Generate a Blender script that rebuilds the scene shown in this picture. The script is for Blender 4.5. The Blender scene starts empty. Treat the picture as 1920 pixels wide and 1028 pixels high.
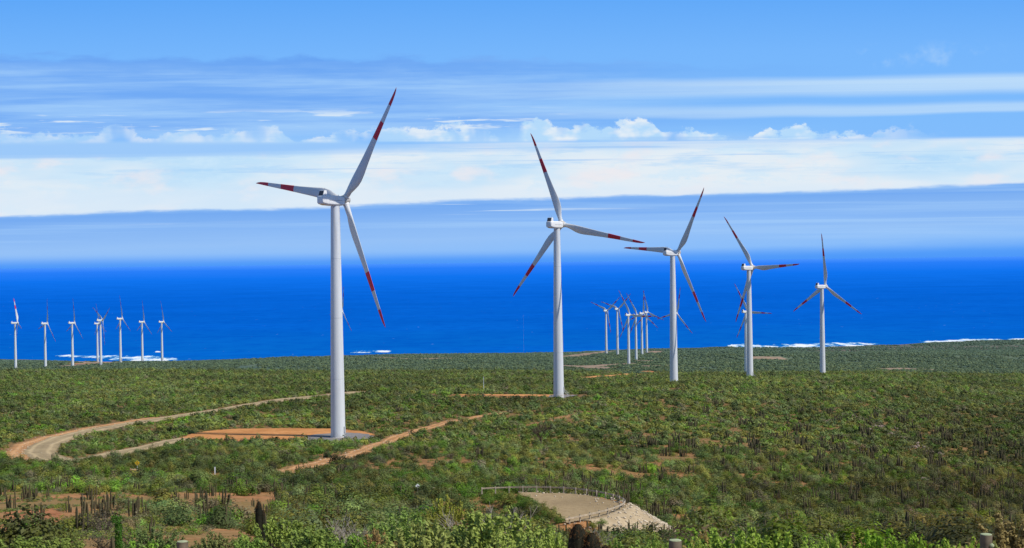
import bpy, bmesh, math, random
import numpy as np
from mathutils import Matrix, Vector

random.seed(7); rng = np.random.default_rng(11)
D2R = math.radians
sc = bpy.context.scene
COL = sc.collection
CAMH = 240.0                      # eye height above the sea
F = 2667.0; PW, PH = 1920.0, 1028.0
PITCH, ROLL = D2R(-0.473), D2R(0.68)

# ------------------------------------------------------------------ camera
cam_d = bpy.data.cameras.new('camera'); cam = bpy.data.objects.new('camera', cam_d); COL.objects.link(cam)
cam_d.sensor_width = 36; cam_d.lens = 50.0; cam_d.clip_start = 0.5; cam_d.clip_end = 2.0e6
RM = Matrix.Rotation(math.pi/2 + PITCH, 3, 'X') @ Matrix.Rotation(-ROLL, 3, 'Z')
cam.matrix_world = Matrix.Translation((0, 0, CAMH)) @ RM.to_4x4()
sc.camera = cam
RN = np.array(RM)

def ray(x, y):
    d = RN @ np.array([x-PW/2, PH/2-y, -F])
    return d/d[1]                                  # per metre of depth
def proj(P):
    q = (np.atleast_2d(P)-np.array([0, 0, CAMH])) @ RN
    zz = np.maximum(-q[:, 2], 1e-3)
    return PW/2+F*q[:, 0]/zz, PH/2-F*q[:, 1]/zz

# ------------------------------------------------------------------ terrain height
def vnoise(x, y, seed=0):
    xi = np.floor(x).astype(np.int64); yi = np.floor(y).astype(np.int64)
    fx = x-xi; fy = y-yi; fx = fx*fx*(3-2*fx); fy = fy*fy*(3-2*fy)
    def h(a, b):
        n = (a*374761393+b*668265263+seed*974711) & 0x7fffffff
        n = ((n ^ (n >> 13))*1274126177) & 0x7fffffff
        return ((n ^ (n >> 16)) & 0xffff)/65535.0
    return (h(xi, yi)*(1-fx)+h(xi+1, yi)*fx)*(1-fy)+(h(xi, yi+1)*(1-fx)+h(xi+1, yi+1)*fx)*fy
def fbm(x, y, seed=0, o=3):
    s = 0; a = 1; t = 0
    for i in range(o):
        s = s+a*vnoise(x*2**i, y*2**i, seed+i*17); t += a; a *= .5
    return s/t

UC = (np.array([0, 320, 640, 960, 1280, 1600, 1920])-960)/F
YK = [3, 8, 17, 30, 60, 100, 150, 185, 222, 260, 300, 380, 453, 652, 833, 1020, 1195, 1370, 1800, 2290, 2480, 2700, 3100, 3600]
TB = [
 [1600, 850, 720, 605, 540, 500, 465, 445, 425, 407, 390, 357, 328, 262, 234, 213, 199, 190, 203, 193, 187, 180, 176, 174],
 [1600, 850, 720, 605, 540, 499, 465, 445, 425, 407, 388, 357, 330, 262, 234, 213, 201, 192, 203, 194, 186, 181, 180, 180],
 [1600, 850, 720, 605, 542, 503, 472, 450, 432, 415, 395, 358, 330, 254, 233, 216, 207, 199, 210, 195, 187, 178, 173, 171],
 [1600, 850, 720, 610, 566, 543, 528, 506, 430, 415, 398, 360, 333, 254, 233, 219, 210, 203, 212, 197, 188, 178, 174, 172],
 [1600, 850, 720, 620, 577, 555, 542, 522, 490, 460, 435, 380, 342, 259, 231, 222, 215, 210, 218, 195, 186, 176, 173, 171],
 [1600, 850, 720, 625, 580, 552, 530, 515, 495, 472, 450, 402, 362, 280, 242, 224, 216, 213, 222, 200, 190, 180, 177, 172],
 [1600, 850, 720, 625, 580, 555, 535, 522, 505, 488, 470, 425, 388, 305, 265, 240, 228, 221, 232, 207, 197, 187, 181, 171]]
TB = np.array(TB, float); TB[:, 15] += 2; TB[:, 16] += 4; TB[:, 17] += 4.5; TB[:, 18] += 3; SK = np.log(np.array(YK, float))
COASTX = np.array([-1200, -960, -640, -320, 0, 320, 640, 960, 1200])/F
COASTY = np.array([3700, 3650, 3560, 3650, 3650, 3750, 3850, 3950, 4000.])
def pchip(S, K, V):
    # monotone cubic, V is (N, K)
    h = np.diff(K); d = np.diff(V, axis=1)/h
    m = np.zeros_like(V)
    a, b = d[:, :-1], d[:, 1:]
    w1 = 2*h[1:]+h[:-1]; w2 = h[1:]+2*h[:-1]
    ok = (a*b) > 0
    with np.errstate(all='ignore'):
        mm = (w1+w2)/(w1/a+w2/b)
    m[:, 1:-1] = np.where(ok, mm, 0); m[:, 0] = d[:, 0]; m[:, -1] = d[:, -1]
    S = np.clip(S, K[0], K[-1]); i = np.clip(np.searchsorted(K, S, side='right')-1, 0, len(K)-2)
    n = np.arange(len(S)); hh = h[i]; t = (S-K[i])/hh
    return ((2*t**3-3*t*t+1)*V[n, i]+(t**3-2*t*t+t)*hh*m[n, i]+(-2*t**3+3*t*t)*V[n, i+1]+(t**3-t*t)*hh*m[n, i+1])

# the gravel turning bend behind the guard rail: a level platform
BEND_Z = -33.6
BEND_PX = [(966, 926), (1000, 925), (1060, 926.5), (1110, 932), (1150, 939), (1175, 948), (1180, 953), (1168, 960), (1140, 968), (1100, 977), (1060, 985), (1048, 973), (1022, 953), (992, 937), (970, 930)]
def px_plane(x, y, z):
    d = ray(x, y); t = z/d[2]; return np.array([d[0]*t, t])
BEND = np.array([px_plane(x, y, BEND_Z) for x, y in BEND_PX])
def sdist(P, Q):
    # signed distance to polygon Q (negative inside)
    x, y = P[:, 0], P[:, 1]; best = np.full(len(P), 1e9); ins = np.zeros(len(P), bool); n = len(Q)
    for i in range(n):
        a = Q[i]; b = Q[(i+1) % n]; e = b-a
        t = np.clip(((x-a[0])*e[0]+(y-a[1])*e[1])/(e@e), 0, 1)
        best = np.minimum(best, np.hypot(x-a[0]-t*e[0], y-a[1]-t*e[1]))
        c = ((a[1] > y) != (b[1] > y))
        with np.errstate(all='ignore'):
            ins ^= c & (x < (b[0]-a[0])*(y-a[1])/(b[1]-a[1])+a[0])
    return np.where(ins, -best, best)

PAD = None
def height0(X, Y):
    X = np.asarray(X, float); Y = np.asarray(Y, float)
    Ys = np.maximum(Y, 3.0); u = np.clip(X/Ys, UC[0]*1.7, UC[-1]*1.7)
    uu = np.clip(u, UC[0], UC[-1]); j = np.clip(np.searchsorted(UC, uu, side='right')-1, 0, len(UC)-2)
    t = (uu-UC[j])/(UC[j+1]-UC[j]); t = 0.5*t+0.5*t*t*(3-2*t)
    V = TB[j]*(1-t)[:, None]+TB[j+1]*t[:, None]
    r = pchip(np.log(np.minimum(Ys, 3600)), SK, V)
    z = -r*np.minimum(Ys, 3600)/F
    # relief
    k = np.clip((Y-60)/300, 0, 1)
    z = z+(fbm(X/45+90, Y/45, 3)-.5)*1.6*k+(fbm(X/260, Y/200+7, 5)-.5)*3.0*np.clip((Y-800)/600, 0, 1)
    far = np.clip((Y-1900)/500, 0, 1)
    z = z-6.0*far*np.clip((fbm(X/420+3, Y/230, 9)-.52)*6, 0, 1)
    # rocky gully across the right hand slope
    return z
def coast_y(X, Y):
    return np.interp(X/np.maximum(Y, 3), COASTX, COASTY)+(fbm(X/110, X*0+3, 21)-.5)*90
def height(X, Y):
    X = np.atleast_1d(np.asarray(X, float)); Y = np.atleast_1d(np.asarray(Y, float))
    z = height0(X, Y)
    m = (np.abs(Y-195) < 70) & (np.abs(X) < 60)
    if m.any():
        d = sdist(np.stack([X[m], Y[m]], 1), BEND); zz = z[m]
        out = np.maximum(d, 0)
        zz = np.minimum(zz, BEND_Z+1.0*out)
        zz = np.where(out < 16, np.maximum(zz, BEND_Z-0.62*np.maximum(out-.8, 0)), zz)
        z[m] = zz
    if PAD is not None:
        d = np.hypot(X-PAD[0], Y-PAD[1]); k = np.clip((d-13)/14, 0, 1); k = k*k*(3-2*k)
        z = PAD[2]*(1-k)+z*k
    c = coast_y(X, Y); over = np.clip((Y-c)/60, 0, 4)
    z = z-np.clip(over, 0, 1)*13-np.clip(over-1, 0, 3)*10
    return z
GY = np.exp(np.linspace(math.log(12), math.log(4300), 1400))
def ground(x, y):
    """where the sight line of a photo point meets the ground (world coordinates)"""
    d = ray(x, y); Z = height(d[0]*GY, GY); zr = d[2]*GY
    i = int(np.argmax(zr <= Z)) if (zr <= Z).any() else len(GY)-1
    i = max(i, 1); a0 = zr[i-1]-Z[i-1]; a1 = zr[i]-Z[i]; t = a0/(a0-a1) if a0 != a1 else 0
    yy = GY[i-1]+(GY[i]-GY[i-1])*t
    return np.array([d[0]*yy, yy, float(height(d[0]*yy, yy)[0])])
def W(p): return (float(p[0]), float(p[1]), float(p[2])+CAMH)

# ------------------------------------------------------------------ mesh helpers
def mk(name, V, Fc, mat=None, parent=None, smooth=False, attrs=None):
    V = np.asarray(V, np.float32); me = bpy.data.meshes.new(name)
    if isinstance(Fc, np.ndarray):
        n, k = Fc.shape
        me.vertices.add(len(V)); me.vertices.foreach_set('co', V.ravel())
        me.loops.add(n*k); me.loops.foreach_set('vertex_index', Fc.astype(np.int32).ravel())
        me.polygons.add(n); me.polygons.foreach_set('loop_start', np.arange(0, n*k, k, dtype=np.int32))
        me.polygons.foreach_set('loop_total', np.full(n, k, np.int32))
        me.update(calc_edges=True)
    else:
        me.from_pydata([tuple(map(float, v)) for v in V], [], Fc)
    if smooth: me.polygons.foreach_set('use_smooth', [True]*len(me.polygons))
    if attrs:
        for nm, (ty, arr) in attrs.items():
            a = me.attributes.new(nm, ty, 'POINT')
            key = {'FLOAT': 'value', 'INT': 'value', 'FLOAT_VECTOR': 'vector', 'FLOAT_COLOR': 'color'}[ty]
            a.data.foreach_set(key, np.asarray(arr, np.int32 if ty == 'INT' else np.float32).ravel())
    for m in (mat if isinstance(mat, (list, tuple)) else [mat]):
        if m: me.materials.append(m)
    o = bpy.data.objects.new(name, me); COL.objects.link(o)
    if parent: o.parent = parent
    return o
def empty(name, loc, rz=0):
    o = bpy.data.objects.new(name, None); COL.objects.link(o); o.location = loc; o.rotation_euler = (0, 0, rz); o.empty_display_size = .5
    return o
def tag(o, label=None, cat=None, group=None, kind=None):
    if label: o['label'] = label
    if cat: o['category'] = cat
    if group: o['group'] = group
    if kind: o['kind'] = kind
    return o
class MB:
    def __init__(s): s.v = []; s.f = []
    def add(s, V, Fc):
        n = len(s.v); s.v += [tuple(map(float, v)) for v in V]; s.f += [tuple(i+n for i in f) for f in Fc]
    def box(s, c, d, M=None):
        V = [(c[0]+sx*d[0]/2, c[1]+sy*d[1]/2, c[2]+sz*d[2]/2) for sx in (-1, 1) for sy in (-1, 1) for sz in (-1, 1)]
        if M is not None: V = [M @ Vector(v) for v in V]
        s.add(V, [(0, 1, 3, 2), (4, 6, 7, 5), (0, 4, 5, 1), (2, 3, 7, 6), (0, 2, 6, 4), (1, 5, 7, 3)])
    def lathe(s, prof, n=32, axis='Z', off=(0, 0, 0), cap=True):
        V = []
        for r, h in prof:
            for k in range(n):
                a = 2*math.pi*k/n; p = (r*math.cos(a), r*math.sin(a), h)
                if axis == 'Y': p = (r*math.cos(a), h, -r*math.sin(a))
                V.append((p[0]+off[0], p[1]+off[1], p[2]+off[2]))
        Fc = [(i*n+k, i*n+(k+1) % n, (i+1)*n+(k+1) % n, (i+1)*n+k) for i in range(len(prof)-1) for k in range(n)]
        if cap: Fc += [tuple(range(n-1, -1, -1)), tuple(range((len(prof)-1)*n, len(prof)*n))]
        s.add(V, Fc)
    def tube(s, P, R, n=7):
        P = [Vector(p) for p in P]; V = []
        for i, p in enumerate(P):
            t = (P[min(i+1, len(P)-1)]-P[max(i-1, 0)]).normalized()
            a = t.cross(Vector((.31, .17, 1)) if abs(t.z) < .9 else Vector((1, 0.2, 0))).normalized(); b = t.cross(a)
            r = R[i] if isinstance(R, (list, tuple)) else R
            V += [p+a*r*math.cos(2*math.pi*k/n)+b*r*math.sin(2*math.pi*k/n) for k in range(n)]
        Fc = [(i*n+k, i*n+(k+1) % n, (i+1)*n+(k+1) % n, (i+1)*n+k) for i in range(len(P)-1) for k in range(n)]
        Fc += [tuple(range(n-1, -1, -1)), tuple(range((len(P)-1)*n, len(P)*n))]
        s.add(V, Fc)
    def obj(s, name, mat, parent=None, smooth=False, bevel=0):
        o = mk(name, s.v, s.f, mat, parent, smooth)
        bm = bmesh.new(); bm.from_mesh(o.data); bmesh.ops.recalc_face_normals(bm, faces=bm.faces)
        if bevel:
            es = [e for e in bm.edges if len(e.link_faces) == 2 and e.calc_face_angle(0) > .5]
            bmesh.ops.bevel(bm, geom=es, offset=bevel, segments=2, affect='EDGES', profile=.6)
        bm.to_mesh(o.data); bm.free()
        if smooth:
            o.data.polygons.foreach_set('use_smooth', [True]*len(o.data.polygons))
            try: o.data.set_sharp_from_angle(angle=D2R(40))
            except Exception: pass
        return o

# ------------------------------------------------------------------ node expression helper
class N:
    def __init__(s, nt, sock): s.nt = nt; s.s = sock
    def _m(s, op, b=None, c=None):
        n = s.nt.nodes.new('ShaderNodeMath'); n.operation = op
        for i, v in enumerate((s, b, c)):
            if v is None: continue
            if isinstance(v, N): s.nt.links.new(v.s, n.inputs[i])
            else: n.inputs[i].default_value = float(v)
        return N(s.nt, n.outputs[0])
    def __add__(s, b): return s._m('ADD', b)
    __radd__ = __add__
    def __sub__(s, b): return s._m('SUBTRACT', b)
    def __rsub__(s, b): return (s*-1)+b
    def __mul__(s, b): return s._m('MULTIPLY', b)
    __rmul__ = __mul__
    def __truediv__(s, b): return s._m('DIVIDE', b)
    def sqrt(s): return s._m('SQRT')
    def abs(s): return s._m('ABSOLUTE')
    def step(s, a, b):                       # smooth 0..1 from a to b
        n = s.nt.nodes.new('ShaderNodeMapRange'); n.interpolation_type = 'SMOOTHSTEP'
        s.nt.links.new(s.s, n.inputs[0])
        for i, v in ((1, a), (2, b)):
            if isinstance(v, N): s.nt.links.new(v.s, n.inputs[i])
            else: n.inputs[i].default_value = v
        if not isinstance(a, N) and not isinstance(b, N) and a > b:
            n.inputs[1].default_value = b; n.inputs[2].default_value = a; n.inputs[3].default_value = 1; n.inputs[4].default_value = 0
        return N(s.nt, n.outputs[0])
def lin(c):
    return tuple(((v/255)/12.92 if v/255 <= .04045 else ((v/255+.055)/1.055)**2.4) for v in c)
def vec(nt, x, y, z):
    n = nt.nodes.new('ShaderNodeCombineXYZ')
    for i, v in enumerate((x, y, z)):
        if isinstance(v, N): nt.links.new(v.s, n.inputs[i])
        else: n.inputs[i].default_value = v
    return n.outputs[0]
def noise(nt, v, scale=1, detail=3, rough=.55, dist=0):
    n = nt.nodes.new('ShaderNodeTexNoise'); nt.links.new(v, n.inputs['Vector'])
    n.inputs['Scale'].default_value = scale; n.inputs['Detail'].default_value = detail
    n.inputs['Roughness'].default_value = rough; n.inputs['Distortion'].default_value = dist
    return N(nt, n.outputs[0])
def mixc(nt, f, a, b):
    n = nt.nodes.new('ShaderNodeMix'); n.data_type = 'RGBA'; n.clamp_factor = True
    if isinstance(f, N): nt.links.new(f.s, n.inputs[0])
    else: n.inputs[0].default_value = f
    for i, v in ((6, a), (7, b)):
        if isinstance(v, tuple): n.inputs[i].default_value = (v[0], v[1], v[2], 1)
        else: nt.links.new(v, n.inputs[i])
    return n.outputs[2]
def ramp(nt, f, stops, mode='LINEAR'):
    n = nt.nodes.new('ShaderNodeValToRGB'); nt.links.new(f.s, n.inputs[0]); r = n.color_ramp; r.interpolation = mode
    while len(r.elements) > 1: r.elements.remove(r.elements[-1])
    r.elements[0].position = stops[0][0]; r.elements[0].color = (*stops[0][1], 1)
    for p, c in stops[1:]:
        e = r.elements.new(p); e.color = (*c, 1)
    return n.outputs[0]
def material(name, rough=.8, spec=.3):
    m = bpy.data.materials.new(name); m.use_nodes = True; nt = m.node_tree
    b = nt.nodes['Principled BSDF']; b.inputs['Roughness'].default_value = rough; b.inputs['Specular IOR Level'].default_value = spec
    return m, nt, b
def coords(nt, kind='Object'):
    t = nt.nodes.new('ShaderNodeTexCoord'); return t.outputs[kind]
def posn(nt):
    g = nt.nodes.new('ShaderNodeNewGeometry'); s = nt.nodes.new('ShaderNodeSeparateXYZ'); nt.links.new(g.outputs['Position'], s.inputs[0])
    return g.outputs['Position'], N(nt, s.outputs[0]), N(nt, s.outputs[1]), N(nt, s.outputs[2])
def plain(name, c, rough=.7, spec=.3, var=.15, scale=3.0, bump=0, metal=0):
    m, nt, b = material(name, rough, spec)
    n = noise(nt, coords(nt), scale, 4)
    c2 = tuple(v*(1-var) for v in c); c3 = tuple(min(1, v*(1+var)) for v in c)
    nt.links.new(mixc(nt, n.step(.3, .7), c2, c3), b.inputs['Base Color']); b.inputs['Metallic'].default_value = metal
    if bump:
        bp = nt.nodes.new('ShaderNodeBump'); bp.inputs['Strength'].default_value = bump; nt.links.new(n.s, bp.inputs['Height']); nt.links.new(bp.outputs[0], b.inputs['Normal'])
    return m

# ------------------------------------------------------------------ world: daylight sky and cloud layers by direction
world = bpy.data.worlds.new('World'); sc.world = world; world.use_nodes = True
nt = world.node_tree; nt.nodes.clear()
SUN_AZ, SUN_EL = 24.0, 49.0                                # degrees toward the viewer from +X
sky = nt.nodes.new('ShaderNodeTexSky'); sky.sky_type = 'NISHITA'; sky.sun_disc = False
sky.sun_elevation = D2R(SUN_EL); sky.sun_rotation = D2R(90+SUN_AZ); sky.altitude = 240; sky.air_density = 1.0; sky.dust_density = .3; sky.ozone_density = 2.0
tc = nt.nodes.new('ShaderNodeTexCoord'); sp = nt.nodes.new('ShaderNodeSeparateXYZ'); nt.links.new(tc.outputs['Generated'], sp.inputs[0])
dx, dy, dz = (N(nt, sp.outputs[i]) for i in range(3))
hl = (dx*dx+dy*dy).sqrt()
e0 = dz/hl*F                     # elevation, in 1/2667 of the horizontal run
a = dx/hl*F
e = e0*((dx/hl)*(dx/hl)*.5+1)      # bearing
c_ = dy/hl*F
def sn(sa, se, detail=3, off=0, rough=.55, dist=0):
    return noise(nt, vec(nt, a*sa+off, c_*sa, e*se+off*1.7), 1, detail, rough, dist)
big = sn(.0022, .006, 2, 3)
fine = sn(.012, .045, 4, 11)
C = lambda *v: lin(v)
k500 = e/500
base = ramp(nt, k500, [(0, C(78, 153, 249)), (.05, C(118, 176, 250)), (.25, C(135, 190, 252)), (.5, C(128, 188, 252)), (.78, C(118, 182, 252)), (1, C(96, 168, 248))])
streak = sn(.0016, .034, 5, 21, .62)
streak2 = sn(.0007, .11, 3, 47)
# upper bank of streaks: lavender blue on the left, white bars on the right
topedge = 372-a*.022+(fine-.5)*46+(big-.5)*40
up = (e.step(topedge-0, topedge+14)*-1+1)*e.step(228, 262)
right = a.step(-250, 700)
lav = mixc(nt, streak.step(.30, .70), C(114, 171, 245), C(160, 204, 251))
lav = mixc(nt, e.step(270, 235)*.55, lav, C(170, 208, 250))
lav = mixc(nt, e.step(topedge-45, topedge)*.7, lav, C(100, 162, 242))
rgt = mixc(nt, 0.0, base, base)
tiltr = e-a*.004+(big-.5)*20
bar1 = tiltr.step(296, 312)*tiltr.step(342, 328)*(.45+streak2*.9)
bar2 = tiltr.step(262, 270)*tiltr.step(292, 278)*(.35+streak2*.9)
rgt = mixc(nt, bar1._m('MAXIMUM', bar2)*.85, base, C(196, 225, 250))
upc = mixc(nt, right, lav, rgt)
col = mixc(nt, up, base, upc)
# faint wisps high on the right
wv = sn(.012, .013, 4, 61, .6)
wisp = wv.step(.52, .72)*a.step(560, 640)*a.step(900, 800)*e.step(350, 366)*e.step(412, 380)
col = mixc(nt, wisp*.5, col, C(176, 212, 250))
# small cumulus with a flat base
cb = 227-a*.006
cu = sn(.020, .030, 5, 83, .66); cu2 = sn(.0085, .001, 3, 95)
hgt = (cu2-.41)*75+11+a.step(-120, 80)*a.step(560, 200)*14
h_ = (e-cb)
brk = sn(.011, .005, 3, 115).step(.36, .50)*.9+.1
cum = (cu*80-38+hgt-h_).step(0, 9)*brk*h_.step(-3, 3)*a.step(800, 560)
cucol = mixc(nt, sn(.016, .03, 3, 101).step(.38, .62), C(184, 221, 251), C(236, 243, 247))
col = mixc(nt, (h_.step(26, -4))*h_.step(-6, 0)*sn(.004, .01, 2, 119).step(.4, .6)*a.step(700, 200)*.7, col, C(178, 216, 251))
col = mixc(nt, cum*(a.step(-500, 0)*.35+.55), col, cucol)
puffs = sn(.007, .09, 4, 131).step(.56, .64)*e.step(248, 255)*e.step(296, 276)*a.step(150, -50)
col = mixc(nt, puffs*.85, col, C(222, 236, 248))
# bright cream band
mot = sn(.008, .02, 4, 141); mot2 = sn(.0025, .012, 3, 151)
cream = mixc(nt, mot2.step(.36, .64), C(192, 225, 250), C(228, 238, 246))
cream = mixc(nt, sn(.005, .05, 5, 161, .65).step(.48, .66)*.6*e.step(140, 185), cream, C(168, 212, 250))
cream = mixc(nt, sn(.012, .035, 5, 181, .68).step(.48, .64)*.6, cream, C(205, 232, 251))
cream = mixc(nt, mot.step(.52, .7)*.65, cream, C(240, 234, 238))
cream = mixc(nt, e.step(155, 128)*.6, cream, C(222, 235, 248))
ctop = 222-a*.001+(streak2-.5)*14+(a.step(100, -700))*-14
creamm = e.step(ctop+5, ctop-6) if False else ((e-ctop).step(5, -6))
col = mixc(nt, creamm, col, cream)
# grey blue streak above the cream, wider to the left
bs = (e-(a*-.002+215+a.step(200, -900)*3)).abs()
bw = 3+a.step(300, -900)*10
col = mixc(nt, ((bs-bw).step(7, -2))*(.35+a.step(500, -700)*.4)*a.step(900, 300), col, C(164, 205, 249))
col = mixc(nt, sn(.0016, .13, 3, 171).step(.6, .7)*.5*e.step(150, 190)*e.step(250, 225), col, C(150, 195, 246))
# low bank of cloud over the horizon
edge = 117+a*.0215+(sn(.005, .03, 5, 201, .62)-.5)*17+(sn(.0012, .001, 1, 217)-.5)*14
low = (e-edge-(sn(.012, .06, 4, 291, .65)-.5)*9).step(3.5, -4)
dep = (edge-e)/125
lowc = ramp(nt, dep, [(0, C(136, 184, 244)), (.06, C(118, 171, 241)), (.25, C(134, 182, 244)), (.55, C(149, 193, 247)), (.8, C(138, 189, 250)), (1.0, C(98, 166, 250))])
lowc = mixc(nt, sn(.0009, .055, 4, 231).step(.5, .68)*.5*e.step(25, 50), lowc, C(165, 206, 251))
lowc = mixc(nt, sn(.0007, .075, 3, 251).step(.54, .66)*.3*e.step(40, 80), lowc, C(104, 164, 244))
lowc = mixc(nt, sn(.0012, .09, 3, 271).step(.57, .64)*.85*(edge-e).step(3, 7)*(edge-e).step(28, 14)*a.step(500, 100), lowc, C(215, 233, 248))
lowc = mixc(nt, e.step(26, -1), lowc, C(78, 153, 249))
col = mixc(nt, low, col, lowc)
# outside the band of the picture the plain daylight sky takes over
skys = nt.nodes.new('ShaderNodeVectorMath'); skys.operation = 'SCALE'; nt.links.new(sky.outputs[0], skys.inputs[0]); skys.inputs['Scale'].default_value = .10
fin = mixc(nt, e.step(520, 1500), col, skys.outputs[0])
bg = nt.nodes.new('ShaderNodeBackground'); nt.links.new(fin, bg.inputs[0]); bg.inputs[1].default_value = 1.0
wo = nt.nodes.new('ShaderNodeOutputWorld'); nt.links.new(bg.outputs[0], wo.inputs[0])

sd = bpy.data.lights.new('sun', 'SUN'); sd.energy = 4.3; sd.angle = D2R(.5); sd.color = (1, .955, .88)
so = bpy.data.objects.new('sun', sd); COL.objects.link(so)
sdir = Vector((math.cos(D2R(SUN_AZ))*math.cos(D2R(SUN_EL)), -math.sin(D2R(SUN_AZ))*math.cos(D2R(SUN_EL)), math.sin(D2R(SUN_EL))))
so.rotation_euler = sdir.to_track_quat('Z', 'Y').to_euler(); so.location = (60, -20, 400)
sc.view_settings.view_transform = 'Standard'; sc.view_settings.look = 'None'; sc.view_settings.exposure = 0
sc.render.engine = 'CYCLES'; sc.cycles.max_bounces = 5; sc.cycles.diffuse_bounces = 2; sc.cycles.transparent_max_bounces = 4

# ------------------------------------------------------------------ materials
def ground_mat():
    m, nt, b = material('scrub_soil', .95, .1)
    p, x, y, z = posn(nt)
    n1 = noise(nt, p, .05, 5); n2 = noise(nt, p, .9, 5, .65); n3 = noise(nt, p, .012, 3)
    soil = mixc(nt, n2.step(.3, .7), (.30, .125, .045), (.46, .23, .10))
    soil = mixc(nt, n1.step(.35, .6)*.6, soil, (.17, .15, .05))
    soil = mixc(nt, y.step(200, 620)*.8, soil, mixc(nt, n2.step(.35, .65), (.12, .078, .032), (.22, .135, .06)))  # browner soil farther out, also darkened to deepen the shade between bushes
    far = mixc(nt, n3.step(.4, .6), (.080, .120, .085), (.115, .150, .095))  # greens of the plain with blue distance haze painted into them
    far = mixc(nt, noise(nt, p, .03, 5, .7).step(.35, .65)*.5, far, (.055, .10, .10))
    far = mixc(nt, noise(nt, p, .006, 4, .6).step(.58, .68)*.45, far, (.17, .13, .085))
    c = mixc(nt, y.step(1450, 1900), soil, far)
    c = mixc(nt, (z-y*0).step(7, 3), c, (.16, .13, .12))
    nt.links.new(c, b.inputs['Base Color'])
    bp = nt.nodes.new('ShaderNodeBump'); bp.inputs['Strength'].default_value = .5; bp.inputs['Distance'].default_value = .3
    nt.links.new(n2.s, bp.inputs['Height']); nt.links.new(bp.outputs[0], b.inputs['Normal'])
    return m
def dirt(name, c1, c2, sc1=.6, sc2=.08):
    m, nt, b = material(name, .95, .1); p, x, y, z = posn(nt)
    c = mixc(nt, noise(nt, p, sc1, 6, .7).step(.3, .7), c1, c2)
    c = mixc(nt, noise(nt, p, sc2, 3).step(.4, .65)*.5, c, tuple(v*.72 for v in c1))
    at = nt.nodes.new('ShaderNodeAttribute'); at.attribute_name = 'lv'; l = N(nt, at.outputs['Fac']); rg = noise(nt, p, .35, 4, .7)
    c = mixc(nt, l.step(.1, .9)*(rg.step(.3, .6)*.4+.3), c, tuple(min(1, v*1.3) for v in c2)); c = mixc(nt, (l*-1).step(.1, 1)*rg.step(.35, .6)*.85, c, (.12, .10, .045))
    bp = nt.nodes.new('ShaderNodeBump'); bp.inputs['Strength'].default_value = .6; bp.inputs['Distance'].default_value = .15
    nt.links.new(noise(nt, p, 1.3, 6, .7).s, bp.inputs['Height']); nt.links.new(bp.outputs[0], b.inputs['Normal'])
    nt.links.new(c, b.inputs['Base Color']); return m
M = {}
M['soil'] = ground_mat()
M['road'] = dirt('packed_gravel', (.33, .245, .135), (.45, .34, .19))
M['orange'] = dirt('orange_earth', (.50, .205, .06), (.66, .32, .12))
M['rubble'] = dirt('rubble_earth', (.43, .20, .07), (.53, .30, .14), 1.1, .1); M['red'] = dirt('red_earth', (.36, .13, .05), (.50, .23, .10)); M['ochre'] = dirt('ochre_earth', (.24, .125, .045), (.36, .19, .075), .5, .12)
M['tan'] = dirt('pale_track', (.34, .25, .16), (.46, .34, .2))
M['fartan'] = dirt('far_track', (.25, .19, .14), (.34, .24, .17))
M['grey'] = dirt('grey_gravel', (.20, .185, .18), (.27, .25, .235), 2.5, .2)
M['bend'] = dirt('bend_gravel', (.30, .215, .115), (.40, .295, .165), 1.2, .07)
M['white'] = None
def paint(name, c, grime=.35):
    m, nt, b = material(name, .42, .4)
    s = nt.nodes.new('ShaderNodeSeparateXYZ'); tcn = coords(nt); nt.links.new(tcn, s.inputs[0])
    x, y, z = (N(nt, s.outputs[i]) for i in range(3))
    st = noise(nt, vec(nt, x*1.6, y*1.6, z*.05), 1, 4); bl = noise(nt, tcn, .35, 3)
    cc = mixc(nt, st.step(.45, .75)*grime, c, tuple(v*.72 for v in c)); cc = mixc(nt, bl.step(.5, .8)*grime*.5, cc, tuple(v*.8 for v in c))
    nt.links.new(cc, b.inputs['Base Color']); return m
def tower_paint():
    m = paint('tower_paint', (.67, .69, .70), .5); nt = m.node_tree; b = nt.nodes['Principled BSDF']; l = b.inputs['Base Color'].links[0].from_socket
    s = nt.nodes.new('ShaderNodeSeparateXYZ'); nt.links.new(coords(nt), s.inputs[0]); x, y, z = (N(nt, s.outputs[i]) for i in range(3))
    st = noise(nt, vec(nt, x*1.3+9, y*1.3, z*.03), 1, 4)
    c = mixc(nt, st.step(.48, .66)*z.step(58, 76)*.6, l, (.30, .20, .13)); c = mixc(nt, z.step(3.5, .2)*noise(nt, coords(nt), 1.2, 4).step(.4, .6)*.35, c, (.36, .25, .17))
    nt.links.new(c, b.inputs['Base Color']); return m
M['tower'] = tower_paint()
M['nac'] = paint('nacelle_paint', (.78, .77, .74), .5)
M['hub'] = paint('weathered_hub_paint', (.50, .46, .40), .9)
M['dark'] = plain('dark_grille', (.06, .065, .075), .6)
M['seam'] = plain('flange_seam', (.42, .43, .44), .6)
M['steel'] = plain('galvanised_steel', (.42, .42, .42), .45, .5, .2, 2, 0, .5)
M['rail'] = plain('rail_steel', (.50, .40, .27), .5, .4, .2, 2, 0, .3)
M['post'] = plain('rail_post', (.42, .36, .27), .8, .2, .3)
M['rock'] = plain('pale_rock', (.50, .42, .31), .9, .2, .35, 1.5, .4)
M['drock'] = plain('dark_rock', (.22, .17, .14), .9, .2, .35, 1.5, .4)
M['wood'] = plain('weathered_wood', (.20, .16, .11), .9, .1, .35, 6, .5)
M['woodtop'] = plain('mossy_cut_wood', (.36, .40, .24), .9, .1, .2, 8)
M['yellow'] = plain('yellow_sign_face', (.80, .52, .02), .5, .4, .05)
M['black'] = plain('black_symbol', (.03, .03, .03), .6)
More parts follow.
